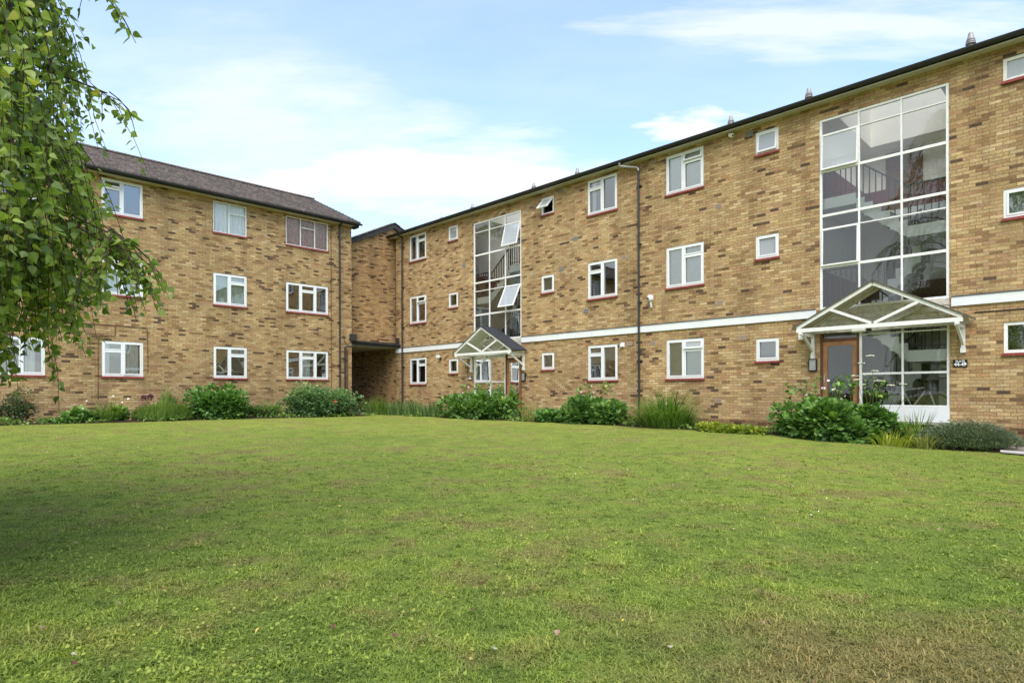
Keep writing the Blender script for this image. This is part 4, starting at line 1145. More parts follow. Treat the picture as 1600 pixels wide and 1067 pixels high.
def blades(name, base, L, W_, lean, mat, parent, seed=0, seg=4, droop=1.0, spread=None, tone=None):
    """arching strap leaves: base (n,3), outward azimuth with given lean"""
    r = np.random.default_rng(seed); n = len(base)
    az = r.uniform(0, 2 * pi, n) if spread is None else spread
    h = np.stack([np.cos(az), np.sin(az), np.zeros(n)], 1); sd = np.stack([-np.sin(az), np.cos(az), np.zeros(n)], 1)
    Ls = L * r.uniform(.55, 1.15, n); ln = lean * r.uniform(.3, 1.3, n)
    V = []; 
    for i in range(seg + 1):
        t = i / seg
        ang = ln * (.35 + 1.2 * t * droop)      # angle from vertical grows along the blade
        if i == 0: p = base.copy(); prev_ang = ang
        else:
            st = (Ls / seg)[:, None]; am = (ang + prev_ang) / 2; prev_ang = ang
            p = p + st * (h * np.sin(am)[:, None] + np.array([0, 0, 1.0]) * np.cos(am)[:, None])
        w = W_ * (1 - t ** 1.6) * .5 + .0005
        V.append(p - sd * w); V.append(p + sd * w)
    V = np.stack(V, 1); k = 2 * (seg + 1)
    FF = []
    for i in range(seg):
        a = 2 * i; FF.append((a, a + 1, a + 3, a + 2))
    F = (np.arange(n) * k)[:, None, None] + np.array(FF)[None]
    tn = r.uniform(0, 1, n) if tone is None else tone
    return np_mesh(name, V.reshape(-1, 3), F.reshape(-1, 4), mat, parent, np.repeat(tn, k), smooth=True)


def plant_root(name, F, u, v, label, cat, group=None):
    v = v - .14; w = F.w(u, v); z = gz(w.x, w.y)
    o = empty(name, (w.x, w.y, z - .02), F.ang); tag(o, label, cat, group); return o


def lumpy(n, rx, ry, h, r, lumps=14, shell=.72, base=.0):
    """points on overlapping clumps that together fill a low mound; returns points and outward normals"""
    C = []
    for k in range(lumps):
        a = r.uniform(0, 2 * pi); q = r.uniform(0, 1) ** .55 * .72
        cx, cy = cos(a) * q, sin(a) * q
        top = math.sqrt(max(.05, 1 - q * q * .95))
        cz = r.uniform(.22, 1) * top
        C.append((cx * 1.05, cy * 1.05, cz * r.uniform(.62, .84), r.uniform(.13, .34)))
    C = np.array(C); idx = r.integers(0, lumps, n)
    d = r.normal(size=(n, 3)); d /= np.linalg.norm(d, axis=1, keepdims=True)
    rad = C[idx, 3] * (shell + (1.12 - shell) * r.uniform(0, 1, n) ** .7)
    P = C[idx, :3] + d * rad[:, None]
    P[:, 2] = np.abs(P[:, 2])
    nrm = d * np.array([1, 1, 1]) + np.array([0, 0, .5])
    return P * np.array([rx, ry, h]), nrm


def shrub(name, F, u, v, rx, ry, h, n, size, tpl, mat, label, cat='shrub', seed=1, lumps=14, stems=14, flowers=0, petal='petal_pink', ftop=.25, wid=1.0, shell=.72, group=None):
    r = np.random.default_rng(seed)
    o = plant_root(name, F, u, v, label, cat, group)
    P, nr = lumpy(n, rx, ry, h, r, lumps, shell)
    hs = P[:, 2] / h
    leaves('foliage', P, nr * .8 + np.array([0, 0, -.25]), size, tpl, M[mat], o, seed, normal=nr * .45 + np.array([0, -.25, 1.0]), wid=wid, jitter=.42, tone=.25 + .35 * hs)  # tone lightens with height: light from above put into the leaf colour
    # an inner mass of leaves, shade painted in as dark tone, keeps the middle from showing through
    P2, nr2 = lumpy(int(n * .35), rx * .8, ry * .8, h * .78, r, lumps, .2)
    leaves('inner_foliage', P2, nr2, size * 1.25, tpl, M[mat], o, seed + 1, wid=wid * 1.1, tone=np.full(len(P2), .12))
    st = MB(); rs = random.Random(seed)
    for k in range(stems):
        a = rs.uniform(0, 2 * pi); q = rs.uniform(.2, .8)
        e = (cos(a) * q * rx, sin(a) * q * ry, h * rs.uniform(.5, .85) * math.sqrt(1 - q * q * .8))
        st.tube([(e[0] * .2, e[1] * .2, -.05), (e[0] * .55, e[1] * .55, e[2] * .5), e], [.012, .008, .004], 5)
    st.build('stems', M['twig'], o)
    if flowers:
        st = MB()
        fm = []
        for k in range(flowers):
            a = rs.uniform(0, 2 * pi); q = rs.uniform(0, .9)
            x, y = cos(a) * q * rx, sin(a) * q * ry
            z = h * math.sqrt(1 - q * q * .75) * rs.uniform(.85, 1.0) + rs.uniform(.02, ftop)
            st.tube([(x * .9, y * .9, z * .55), (x, y, z)], [.004, .003], 4); fm.append((x, y, z))
        st.build('flower_stems', M['stem'], o)
        me = None
        for x, y, z in fm:
            if me is None:
                f = MB()
                for j in range(6):
                    t = j * pi / 3
                    f.face([(0, 0, 0), (.034 * cos(t - .45), .034 * sin(t - .45), .010), (.046 * cos(t), .046 * sin(t), .016), (.034 * cos(t + .45), .034 * sin(t + .45), .010)])
                fo = f.build('flower', M[petal], o); me = fo.data
            else:
                fo = bpy.data.objects.new('flower', me); link(fo, o)
            fo.location = (x, y, z); fo.rotation_euler = (rs.uniform(.5, 1.3), 0, rs.uniform(-.8, .8)); s = rs.uniform(.55, .85); fo.scale = (s, s, s)
    return o


def clump(name, F, u, v, rx, ry, n, L, Wd, lean, mat, label, cat='plant', seed=1, droop=1.0, seg=4, group=None):
    r = np.random.default_rng(seed); o = plant_root(name, F, u, v, label, cat, group)
    a = r.uniform(0, 2 * pi, n); q = r.uniform(0, 1, n) ** .6
    B = np.stack([np.cos(a) * q * rx, np.sin(a) * q * ry, np.full(n, -.02)], 1)
    az = a + r.normal(size=n) * .8
    blades('leaves', B, L, Wd, lean, M[mat], o, seed, seg, droop, az)
    return o


def anemone_tall(o, spots, seed):
    """leafy stems that stand above the mound"""
    rs = random.Random(seed); st = MB(); P = []
    for x, y, z0, z1 in spots:
        st.tube([(x * .8, y, 0), (x, y, z0), (x + rs.uniform(-.04, .04), y, z1)], [.008, .006, .004], 5)
        for k in range(20):
            t = rs.uniform(.35, 1) ** 1.0; zz = z0 + (z1 - z0) * t
            P.append((x + rs.uniform(-.14, .14) * (1.2 - t * .5), y + rs.uniform(-.10, .10), zz))
    st.build('flower_stems', M['stem'], o)
    leaves('upper_leaves', np.array(P), None, .075, 'lobed', M['leaf_anem'], o, seed, normal=None, jitter=.5)


# ---- left border (u runs along the left block)
o = shrub('rose_bush', FL, 2.35, -.65, .75, .45, 1.15, 1500, .055, 'kite', 'leaf_rose', 'open leggy rose bush with bare brown stems at the left end of the border', seed=21, lumps=9, stems=16)
shrub('ground_cover_plant', FL, 3.35, -1.35, .62, .35, .22, 700, .05, 'round', 'leaf_dark', 'low dark ground cover between the rose bush and the strap-leaved clump', 'plant', seed=22, lumps=8, stems=4)
clump('daylily', FL, 4.55, -1.05, .34, .25, 260, .80, .022, .95, 'strap', 'arching strap-leaved clump left of the feathery green bush', seed=23)
shrub('leafy_plant', FL, 3.85, -1.15, .55, .38, .50, 420, .12, 'lobed', 'leaf_anem', 'pale leafy plant with one pink flower at the foot of the wall cable', 'plant', seed=24, lumps=8, stems=5, flowers=3)
shrub('leafy_plant', FL, 4.98, -.95, .32, .3, .60, 260, .11, 'lobed', 'leaf_mid', 'pale leafy plant with a tall flower spike between strap leaves and feathery bush', 'plant', seed=25, lumps=7, stems=5, flowers=3, petal='petal_white', ftop=.42)


def spiky(name, u, v, rx, ry, h, n, label, seed, mat='spike', L=.5):
    o = plant_root(name, FL, u, v, label, 'shrub'); r = np.random.default_rng(seed)
    a = r.uniform(0, 2 * pi, n); q = r.uniform(0, 1, n) ** .5
    x, y = np.cos(a) * q * rx, np.sin(a) * q * ry
    top = h * np.sqrt(np.maximum(.05, 1 - q * q * .85)) * r.uniform(.75, 1.08, n)
    B = np.stack([x, y, top * r.uniform(.25, .6, n)], 1)
    blades('shoots', B, 1.0 * L, .016, .28, M[mat], o, seed, 2, .6, a, tone=None)
    P = np.stack([x, y, top * r.uniform(.1, .95, n)], 1)
    leaves('foliage', np.repeat(P, 3, 0) + r.normal(size=(n * 3, 3)) * .03, np.tile((0, 0, 1.0), (n * 3, 1)), .075, 'needle', M[mat], o, seed, normal=np.tile((0, -1.0, .2), (n * 3, 1)), wid=1.6)
    return o


spiky('feathery_bush', 6.15, -1.1, .92, .42, .62, 2100, 'feathery bright green bush in front of the ground floor window', 26, L=.30)
spiky('rosemary_bush', 6.42, -.5, .34, .22, 1.18, 420, 'taller dark upright bush behind the feathery green bush', 27, 'leaf_mid', .32)
o = plant_root('flowering_plant', FL, 5.75, -.75, 'dull crimson flower cluster left of the tall upright bush', 'plant')
mb = MB(); mb.tube([(0, 0, 0), (.02, 0, .72)], .008, 5); mb.build('stems', M['stem'], o)
P, nr = lumpy(160, .20, .12, .2, np.random.default_rng(4), 5); leaves('flower_head', P + np.array([0, 0, .66]), nr, .05, 'round', plain('crimson_flower', (.17, .045, .07), .7), o, 4)
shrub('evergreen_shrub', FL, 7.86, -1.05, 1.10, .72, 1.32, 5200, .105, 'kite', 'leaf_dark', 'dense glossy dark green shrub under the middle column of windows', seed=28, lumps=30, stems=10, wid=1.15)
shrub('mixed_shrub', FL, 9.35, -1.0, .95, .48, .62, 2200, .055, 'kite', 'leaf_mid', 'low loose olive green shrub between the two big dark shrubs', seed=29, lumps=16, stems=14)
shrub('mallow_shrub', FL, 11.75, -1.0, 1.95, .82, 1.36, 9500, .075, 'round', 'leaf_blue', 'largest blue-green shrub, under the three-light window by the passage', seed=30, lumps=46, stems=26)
shrub('tall_shoots', FL, 11.9, -.35, .70, .22, 1.75, 420, .06, 'kite', 'leaf_mid', 'thin leafy shoots standing before the ground floor three-light window', 'plant', seed=31, lumps=9, stems=12, shell=.2)
o = plant_root('dahlia', FL, 11.95, -1.72, 'small orange-red flower low in the big blue-green shrub', 'flower')
mb = MB(); mb.tube([(0, 0, 0), (0, 0, .58)], .006, 5); mb.build('stem', M['stem'], o)
mb = MB()
for j in range(9):
    t = j * 2 * pi / 9; mb.face([(0, 0, .6), (.05 * cos(t - .3), -.02, .6 + .05 * sin(t - .3)), (.065 * cos(t), -.03, .6 + .065 * sin(t)), (.05 * cos(t + .3), -.02, .6 + .05 * sin(t + .3))])
mb.build('flower_head', M['petal_red'], o)
# ---- right border
clump('crocosmia', FR, -23.4, -1.25, .95, .30, 330, .88, .024, .75, 'strap', 'arching green strap leaves tinged orange in front of the passage mouth', seed=40)
for i, (u, n, L, lab) in enumerate(((-22.0, 200, .70, 'grey-green iris clump at the foot of the corner downpipe'), (-20.9, 220, .76, 'taller grey-green iris clump right of the corner downpipe'), (-19.7, 190, .66, 'shorter grey-green iris clump beside the pink-flowered anemones'))):
    clump('iris_clump', FR, u, -1.2 + .1 * i, .62, .30, n, L, .030, .42, 'strap_blue', lab, seed=41 + i, group='iris clumps along the border')
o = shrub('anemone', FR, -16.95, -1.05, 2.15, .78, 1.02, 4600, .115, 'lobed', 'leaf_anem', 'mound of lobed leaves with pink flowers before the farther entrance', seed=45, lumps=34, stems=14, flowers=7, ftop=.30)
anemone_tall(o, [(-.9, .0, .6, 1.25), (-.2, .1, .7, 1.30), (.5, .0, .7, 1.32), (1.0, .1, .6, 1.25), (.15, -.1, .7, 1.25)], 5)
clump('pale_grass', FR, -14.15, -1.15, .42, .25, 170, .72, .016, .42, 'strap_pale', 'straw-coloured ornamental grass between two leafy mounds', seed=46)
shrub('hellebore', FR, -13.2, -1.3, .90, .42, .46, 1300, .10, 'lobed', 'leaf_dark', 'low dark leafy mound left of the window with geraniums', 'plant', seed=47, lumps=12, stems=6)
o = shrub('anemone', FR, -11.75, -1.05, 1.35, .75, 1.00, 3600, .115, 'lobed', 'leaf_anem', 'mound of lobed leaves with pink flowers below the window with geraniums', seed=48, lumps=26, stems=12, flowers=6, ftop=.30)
anemone_tall(o, [(-.2, .1, .65, 1.22), (.35, .1, .65, 1.18), (.6, .0, .7, 1.26), (-.6, .1, .6, 1.1)], 6)
clump('ornamental_grass', FR, -9.15, -1.05, .78, .36, 1000, 1.25, .019, .78, 'strap', 'large arching clump of grass right of the long downpipe', seed=49, droop=1.6, seg=5)
for i, u in enumerate((-7.75, -7.2, -6.6)):
    shrub('geranium_ground_cover', FR, u, -1.45, .48, .34, .24, 520, .075, 'lobed', 'leaf_yellow', ['low yellow-green ground cover beside the arching grass', 'low yellow-green ground cover midway between the grass and the largest flowering mound', 'low yellow-green ground cover at the edge of the largest flowering mound'][i], 'plant', seed=50 + i, lumps=9, stems=3, group='yellow-green ground cover')
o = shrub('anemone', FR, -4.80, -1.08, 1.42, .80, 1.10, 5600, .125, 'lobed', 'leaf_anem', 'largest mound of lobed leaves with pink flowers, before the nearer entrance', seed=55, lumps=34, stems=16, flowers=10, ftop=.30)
anemone_tall(o, [(-1.0, .1, .7, 1.32), (-.7, .1, .7, 1.30), (-.35, .0, .8, 1.42), (.0, .1, .8, 1.42), (.35, .0, .8, 1.45), (.7, .1, .8, 1.40), (1.0, .0, .7, 1.30), (.15, -.1, .8, 1.38)], 7)
# umbel flowers on tall stalks
o = plant_root('cow_parsley', FR, -4.25, -.85, 'tall stalks of flat white umbel flowers before the nearer entrance glass', 'flower')
mb = MB(); hd = []
rs = random.Random(5)
for x, z in ((.12, 1.86), (-.06, 1.70), (-.20, 1.42), (.10, 1.44), (-.12, 1.33), (.28, 1.30), (.52, 1.20), (-.02, 1.22), (.75, 1.22), (.2, 1.52)):
    mb.tube([(x * .4 + .15, 0, .3), (x + .05, 0, z * .8), (x, 0, z)], [.007, .005, .003], 5); hd.append((x, z))
mb.build('stems', M['stem'], o)
for x, z in hd:
    f = MB()
    for k in range(34):
        a = rs.uniform(0, 2 * pi); q = .085 * rs.uniform(0, 1) ** .5; cx, cy, cz = x + q * cos(a), q * sin(a), z + .04 - q * q * 2
        if k % 3 == 0: f.beam((x, 0, z), (cx, cy, cz), .003, .003, m=1)
        for j in range(2):
            t = rs.uniform(0, 3); f.face([(cx - .012 * cos(t), cy - .012 * sin(t), cz), (cx, cy, cz + .008), (cx + .012 * cos(t), cy + .012 * sin(t), cz), (cx, cy, cz - .01)])
    f.build('flower_head', [M['umbel'], M['stem']], o)
clump('hosta', FR, -3.55, -1.55, .36, .20, 120, .42, .030, .95, 'leaf_yellow', 'yellow-variegated strap leaves at the lawn edge below the white panel', seed=60)
clump('hosta', FR, -2.98, -1.55, .22, .16, 90, .38, .028, .95, 'strap_pale', 'smaller variegated strap leaves touching the lavender', seed=61)
clump('montbretia', FR, -3.30, -.75, .28, .16, 70, .78, .030, .50, 'strap', 'upright dark green strap leaves before the white panel', seed=62)
shrub('fern_plant', FR, -3.75, -.75, .40, .25, .62, 260, .09, 'kite', 'leaf_dark', 'dark arching leaves between flowering mound and white panel', 'plant', seed=63, lumps=8, stems=8, shell=.3)
o = plant_root('lavender', FR, -2.35, -1.05, 'grey-green lavender mound at the right end of the border', 'shrub')
r = np.random.default_rng(64); n = 3600
a = r.uniform(0, 2 * pi, n); q = r.uniform(0, 1, n) ** .5; x, y = np.cos(a) * q * .86, np.sin(a) * q * .58
zt = .50 * np.sqrt(np.maximum(.03, 1 - q * q * .93)) * r.uniform(.5, 1.05, n)
blades('shoots', np.stack([x * .8, y * .8, zt * .5], 1), .24, .011, .75, M['leaf_lav'], o, 64, 2, .8, a)
P = np.stack([x, y, zt], 1); leaves('foliage', np.repeat(P, 3, 0) + r.normal(size=(3 * n, 3)) * .03, np.repeat(np.stack([np.cos(a), np.sin(a), np.full(n, .8)], 1), 3, 0), .055, 'kite', M['leaf_lav'], o, 65, wid=.35)

geranium(-12.38, .50, False, 'pot plant with pale flowers behind the left light of the ground floor window')
geranium(-12.02, .50, True, 'pot plant with pink geranium flowers behind the right light of the ground floor window')


# ---------------------------------------------------------------- birch
def birch(name, x, y, H, R, ntw, label, seed, zmin=.9, dense=2.2, extra=(), lsize=.052):
    r = random.Random(seed); z0 = gz(x, y)
    root = empty(name, (x, y, z0 - .05)); tag(root, label, 'tree', None)
    mb = MB(); tp = []
    for k in range(9):
        t = k / 8; tp.append(Vector((sin(t * 3) * .12, cos(t * 2.3) * .1, t * H * .92)))
    mb.tube(tp, [.17 * (1 - t / 8.6) + .012 for t in range(9)], 12); mb.build('trunk', M['bark'], root)
    limbs = MB(); starts = []; wt = []
    nl = 84
    for k in range(nl):
        t = .10 + .84 * k / nl; base = tp[0].lerp(tp[-1], t); az = k * 2.4 + r.uniform(-.3, .3); hz_ = base.z
        ln = R * (1 + .35 * min(1, max(0, hz_ - 5.5) / 4)) * min(1, (H - hz_) / (H * .45)) ** .8 * r.uniform(.72, 1.04)
        ln = max(ln, .5)
        pts = []; m_ = 7
        for j in range(m_ + 1):
            s = j / m_; pts.append(base + Vector((cos(az + .25 * s) * ln * s, sin(az + .25 * s) * ln * s, ln * (.75 * s - .5 * s * s))))
        limbs.tube(pts, [.035 * (1 - .85 * j / m_) * (1.3 - t) + .004 for j in range(m_ + 1)], 6)
        starts.append(pts); wt.append((dense if hz_ < 6 else .8) * (1.0 if cos(az - .35) > -.15 else .3))
    tw = MB(); P = []; AX = []
    def twig(p, d, L):
        """a hanging twig: leaves the limb outward, then droops straight down"""
        pts = [p]; q = p.copy(); d = d.copy(); n = max(3, int(L / .24)); st = L / n
        for j in range(n):
            d = (d * .62 + Vector((0, 0, -1)) * .38 + Vector((r.gauss(0, .07), r.gauss(0, .07), 0))).normalized()
            q = q + d * st
            if q.z < 1.05: break
            pts.append(q.copy())
        if len(pts) < 2: return
        tw.tube(pts, [.0045 - .003 * j / len(pts) for j in range(len(pts))], 3, caps=False)
        for j in range(len(pts) - 1):
            a, b = pts[j], pts[j + 1]; m = max(2, int((b - a).length / .032))
            for i in range(m):
                if r.random() < .12: continue
                c = a.lerp(b, (i + r.random()) / m); az = r.uniform(0, 2 * pi)
                o_ = Vector((cos(az), sin(az), r.uniform(-1.1, .1)))
                P.append(c + o_ * .015); AX.append(o_)
    for k in range(ntw):
        pts = r.choices(starts, wt)[0]; s = r.uniform(.25, 1) ** .7 * (len(pts) - 1.001); i = int(s)
        p = pts[i].lerp(pts[i + 1], s - i); d = (pts[-1] - pts[0]); d.z = 0; d = d.normalized() + Vector((r.gauss(0, .5), r.gauss(0, .5), r.uniform(-.1, .5)))
        rho = math.hypot(p.x, p.y) / R; zl = zmin - z0 + .8 * rho ** 3; maxL = max(.3, p.z - zl + r.gauss(0, .25)); twig(p, d.normalized(), min(maxL, r.uniform(.7, 1.9) + (.9 if p.z < 4.5 else 0)))
    for (ex, ey, ez, dx, dy, L, cnt) in extra:       # branches that hang free of the crown
        p0 = Vector((ex - x, ey - y, ez + EH - z0 + .05)); near = min((q for pts in starts for q in pts[2:]), key=lambda q: (q - p0).length + (2 if q.z < p0.z else 0))
        limbs.tube([near, near.lerp(p0, .5) + Vector((0, 0, .12)), p0], [.010, .007, .005], 5)
        for k in range(cnt):
            twig(p0 + Vector((r.gauss(0, .05), r.gauss(0, .05), r.uniform(-.05, .05))), Vector((dx + r.gauss(0, .35), dy + r.gauss(0, .35), r.uniform(-.3, .2))).normalized(), L * r.uniform(.5, 1))
    limbs.build('branches', M['twig'], root); tw.build('twigs', M['twig'], root)
    P = np.array([tuple(p) for p in P]); AX = np.array([tuple(a) for a in AX])
    leaves('foliage', P, AX + np.array([0, 0, -.35]), lsize, 'birch', M['birchleaf'], root, seed, normal=np.tile((0, 0, .6), (len(P), 1)), wid=1.0, jitter=.75)
    print(name, 'leaves', len(P))
    return root


birch('birch_tree', -5.2, 2.75, 16.5, 2.24, 4700, 'weeping birch with hanging leafy twigs reaching in from the left', 3, zmin=.95, dense=5.0,
      extra=[(-2.62, 4.0, 1.05, .45, 0, .62, 16), (-2.58, 4.0, .95, .3, 0, .55, 14), (-2.62, 4.0, 1.95, .4, 0, .3, 5), (-2.75, 4.05, 2.75, .3, .1, .45, 7)])
birch('birch_tree', -23.0, 24.5, 15.5, 3.0, 1500, 'tall birch standing behind the far end of the left block', 8, zmin=3, lsize=.13)
birch('birch_tree', -27.5, 19.0, 14.5, 3.2, 1500, 'second birch behind the left block, seen only mirrored in window glass', 9, zmin=3, lsize=.13)

# ================================================================ GROUND, BEDS, PATH, GRASS
def grid_coords(lo, hi, a, b, fine, far):
    c = list(np.arange(a, b + 1e-6, fine)); s = fine; p = b
    while p < hi: s *= 1.35; p += s; c.append(min(p, hi))
    s = fine; p = a
    while p > lo: s *= 1.35; p -= s; c.insert(0, max(p, lo))
    return np.array(c)


gx = grid_coords(-420, 420, -24, 22, .5, 0); gy = grid_coords(-420, 420, -6, 34, .5, 0)
XX, YY = np.meshgrid(gx, gy); ZZ = ground(XX, YY) - .03
V = np.stack([XX.ravel(), YY.ravel(), ZZ.ravel()], 1); nx, ny = len(gx), len(gy)
I = (np.arange(ny - 1)[:, None] * nx + np.arange(nx - 1)[None]).ravel()
F = np.stack([I, I + 1, I + nx + 1, I + nx], 1)
tag(np_mesh('lawn', V, F, M['lawn'], smooth=True), kind='structure')


def sheet(name, F_, pts, up, mat, kind='structure', step=.3, par=None):
    """a strip between two polylines in frame coordinates, draped on the terrain"""
    Vv = []; Ff = []
    for (u, v0, v1) in pts:
        for k in range(5):
            v = v0 + (v1 - v0) * k / 4; w = F_.w(u, v); edge = .0 if 0 < k < 4 else -.03
            Vv.append((w.x, w.y, gz(w.x, w.y) + up + edge))
    for i in range(len(pts) - 1):
        for k in range(4): a = i * 5 + k; Ff.append((a, a + 5, a + 6, a + 1))
    o = np_mesh(name, np.array(Vv), np.array(Ff), mat, smooth=True); tag(o, kind=kind); return o


sheet('flower_bed', FL, [(u, -1.68 + .12 * sin(u * 1.1), .1) for u in np.arange(-6, 13.9, .4)], .012, M['soil'])
sheet('flower_bed', FR, [(u, -1.48 + .10 * sin(u * .9 + 1), .1) for u in np.arange(-25.0, -1.6, .4)], .014, M['soil'])
sheet('path', FR, [(u, -1.75, .1) for u in np.arange(-1.75, 7.2, .4)], .02, M['paving'])
sheet('path_edging', FR, [(u, -1.80, -1.752) for u in np.arange(-1.75, 7.2, .4)], .045, M['kerb'])
sheet('passage_floor', FL, [(u, -.6, 9) for u in np.arange(13.9, 16.32, .4)], .016, M['paving'])


def bed_cover(name, F_, u0, u1, v0, v1, n, seed, size, mat):
    r = np.random.default_rng(seed); u = r.uniform(u0, u1, n); v = r.uniform(v0, v1, n)
    keep = (np.sin(u * 3.1 + seed) + np.sin(u * 7.3 + v * 5) * .6 + r.normal(size=n) * .5) > -.1; u, v = u[keep], v[keep]
    x = F_.o[0] + F_.u[0] * u + F_.v[0] * v; y = F_.o[1] + F_.u[1] * u + F_.v[1] * v
    P = np.stack([x, y, ground(x, y) + r.uniform(0, .13, len(x)) * (1 + .5 * np.sin(u * 4))], 1)
    tag(leaves(name, P, None, size, 'kite', M[mat], None, seed, jitter=.5), kind='stuff')


bed_cover('border_ground_cover', FL, 1.0, 13.9, -1.82, -.2, 5200, 71, .075, 'leaf_mid')
bed_cover('border_ground_cover', FR, -24.5, -2.0, -1.60, -.2, 7600, 72, .075, 'leaf_mid')


def lawn_mask(x, y):
    """keep only points on the lawn: in front of both borders and both facades"""
    nR = np.array([cos(A), sin(A)]); nL = np.array([-sin(A), cos(A)])
    dr = DR - (x * nR[0] + y * nR[1]); dl = DL - (x * nL[0] + y * nL[1])
    u = (x * sin(A) - y * cos(A)); ul = x * cos(A) + y * sin(A)
    return (dr > 1.42 - .10 * np.sin(u * .9 + 1)) & (dl > 1.60 - .12 * np.sin(ul * 1.1))


def grass(n, y0, y1, L, Wd, seed, xy=None):
    r = np.random.default_rng(seed)
    # uniform in log distance: denser close to the eye
    y = y0 * (y1 / y0) ** r.uniform(0, 1, n); x = y * r.uniform(-1.0, 1.0, n) + r.normal(size=n) * .1
    if xy is not None: x, y = xy
    k = lawn_mask(x, y); x, y = x[k], y[k]; n = len(x)
    z = ground(x, y) - .032
    d = np.sqrt(x * x + y * y)
    sc = 1.0 + np.maximum(0, d - 3) * .07
    clumpn = np.sin(x * 7.1 + np.sin(y * 5.3) * 2) * np.sin(y * 6.7 + np.sin(x * 4.1) * 2)
    az = r.uniform(0, 2 * pi, n); ln = r.uniform(.9, 2.0, n)
    Ls = L * r.uniform(.5, 1.3, n) * (1 + .35 * clumpn) / (1 + (d - 2) * .02)
    w = Wd * sc * r.uniform(.6, 1.4, n)
    h = np.stack([np.cos(az), np.sin(az), 0 * az], 1); s = np.stack([-np.sin(az), np.cos(az), 0 * az], 1); B = np.stack([x, y, z], 1); up = np.array([0, 0, 1.0])
    mid = B + (h * (np.sin(ln * .6) * .55)[:, None] + up * (np.cos(ln * .6) * .55)[:, None]) * Ls[:, None]
    tip = mid + (h * (np.sin(ln * 1.35) * .55)[:, None] + up * (np.cos(ln * 1.35) * .55)[:, None]) * Ls[:, None]
    V = np.stack([B - s * w[:, None] * .5, B + s * w[:, None] * .5, mid + s * w[:, None] * .42, mid - s * w[:, None] * .42, tip], 1)
    I = np.arange(n)[:, None] * 5
    F = np.concatenate([np.concatenate([I, I + 1, I + 2], 1), np.concatenate([I, I + 2, I + 3], 1), np.concatenate([I + 3, I + 2, I + 4], 1)])
    tn = np.clip(r.uniform(0, 1, n) * .75 + .12 + .16 * clumpn, 0, 1)
    return V.reshape(-1, 3), F, np.repeat(tn, 5)


V1, F1, t1 = grass(420000, 1.9, 26, .034, .0046, 1)
r = np.random.default_rng(77); nc = 5200; cy_ = 1.9 * (11 / 1.9) ** r.uniform(0, 1, nc); cx_ = cy_ * r.uniform(-1, 1, nc); sp = r.uniform(.008, .03, nc)
tx = (cx_[:, None] + r.normal(size=(nc, 16)) * sp[:, None]).ravel(); ty = (cy_[:, None] + r.normal(size=(nc, 16)) * sp[:, None]).ravel()
V2, F2, t2 = grass(len(tx), 1.9, 12, .050, .0062, 2, (tx, ty))
V1 = np.concatenate([V1, V2]); F1 = np.concatenate([F1, F2 + len(t1)]); t1 = np.concatenate([t1, np.clip(t2 * 1.2 - .1, 0, .93)])
o = np_mesh('grass', V1, F1, M['blade'], tone=t1); tag(o, kind='stuff')
# clover and small broad weeds between the blades
r = np.random.default_rng(5); n = 26000
y = 1.9 * (9 / 1.9) ** r.uniform(0, 1, n); x = y * r.uniform(-1, 1, n); kk = lawn_mask(x, y) & (np.sin(x * 2.1 + 1) * np.sin(y * 1.7) + r.normal(size=n) * .4 > .1) & (((x - 1.9) / 1.9) ** 2 + ((y - 2.7) / 1.2) ** 2 > 1.0); x, y = x[kk], y[kk]
P = np.stack([x, y, ground(x, y) - .012 + r.uniform(0, .015, len(x))], 1)
o = leaves('clover', P, np.stack([r.normal(size=len(x)), r.normal(size=len(x)), np.full(len(x), .15)], 1), .016, 'round', M['blade'], None, 6, jitter=.35); tag(o, kind='stuff')
# daisies dotted thinly in the grass
n = 900; y = r.uniform(5, 22, n); x = y * r.uniform(-.95, .95, n); kk = lawn_mask(x, y) & (np.sin(x * .8) + np.sin(y * .9 + x * .3) + r.normal(size=n) * .7 > .6); x, y = x[kk], y[kk]
P = np.stack([x, y, ground(x, y) + .008], 1)
o = leaves('daisies', np.repeat(P, 2, 0), None, (.011), 'round', M['petal_white'], None, 7, jitter=.3); tag(o, kind='stuff')
# fallen leaves: each one lies on the grass by itself
LM = [plain('fallen_leaf_tan', (.26, .15, .09), .8, .2, .2, 20), plain('fallen_leaf_pink', (.30, .20, .14), .8, .2, .2, 20), plain('fallen_leaf_yellow', (.55, .42, .09), .8, .2, .2, 20),
      plain('fallen_leaf_brown', (.13, .065, .04), .8, .2, .2, 20), plain('fallen_leaf_pale', (.36, .33, .24), .8, .2, .2, 20)]
LN = ['tan', 'pinkish', 'yellow', 'dark brown', 'pale']
spots = [(1150, 750, 1), (272, 1058, 0), (380, 1000, 3), (185, 818, 1)]
rs = random.Random(9); T, FF = TPL['birch']; meshes = []
for i, m_ in enumerate(LM):
    me = bpy.data.meshes.new('fallen_leaf'); TT = T * .040; TT = TT + np.array([0, -.02, .0]); TT[:, 2] *= 1.6
    me.from_pydata([tuple(p) for p in TT], [], FF); me.materials.append(m_); meshes.append(me)
k = 0
while k < 85:
    y = 2.2 * (13 / 2.2) ** (rs.random() ** 1.15); x = y * rs.uniform(-.86, .86)
    if not lawn_mask(np.array([x]), np.array([y]))[0]: continue
    i = rs.choices(range(5), (3, 3, 1, 4, 3))[0]
    o = bpy.data.objects.new('fallen_leaf', meshes[i]); link(o); o.location = (x, y, gz(x, y) + .004)
    o.rotation_euler = (rs.uniform(-.5, .5), rs.uniform(-.5, .5), rs.uniform(0, 6.28)); s = rs.uniform(.5, .95); o.scale = (s, s, s)
    tag(o, LN[i] + ' fallen birch leaf lying on the mown grass', 'fallen leaf', LN[i] + ' fallen leaves on the lawn'); k += 1

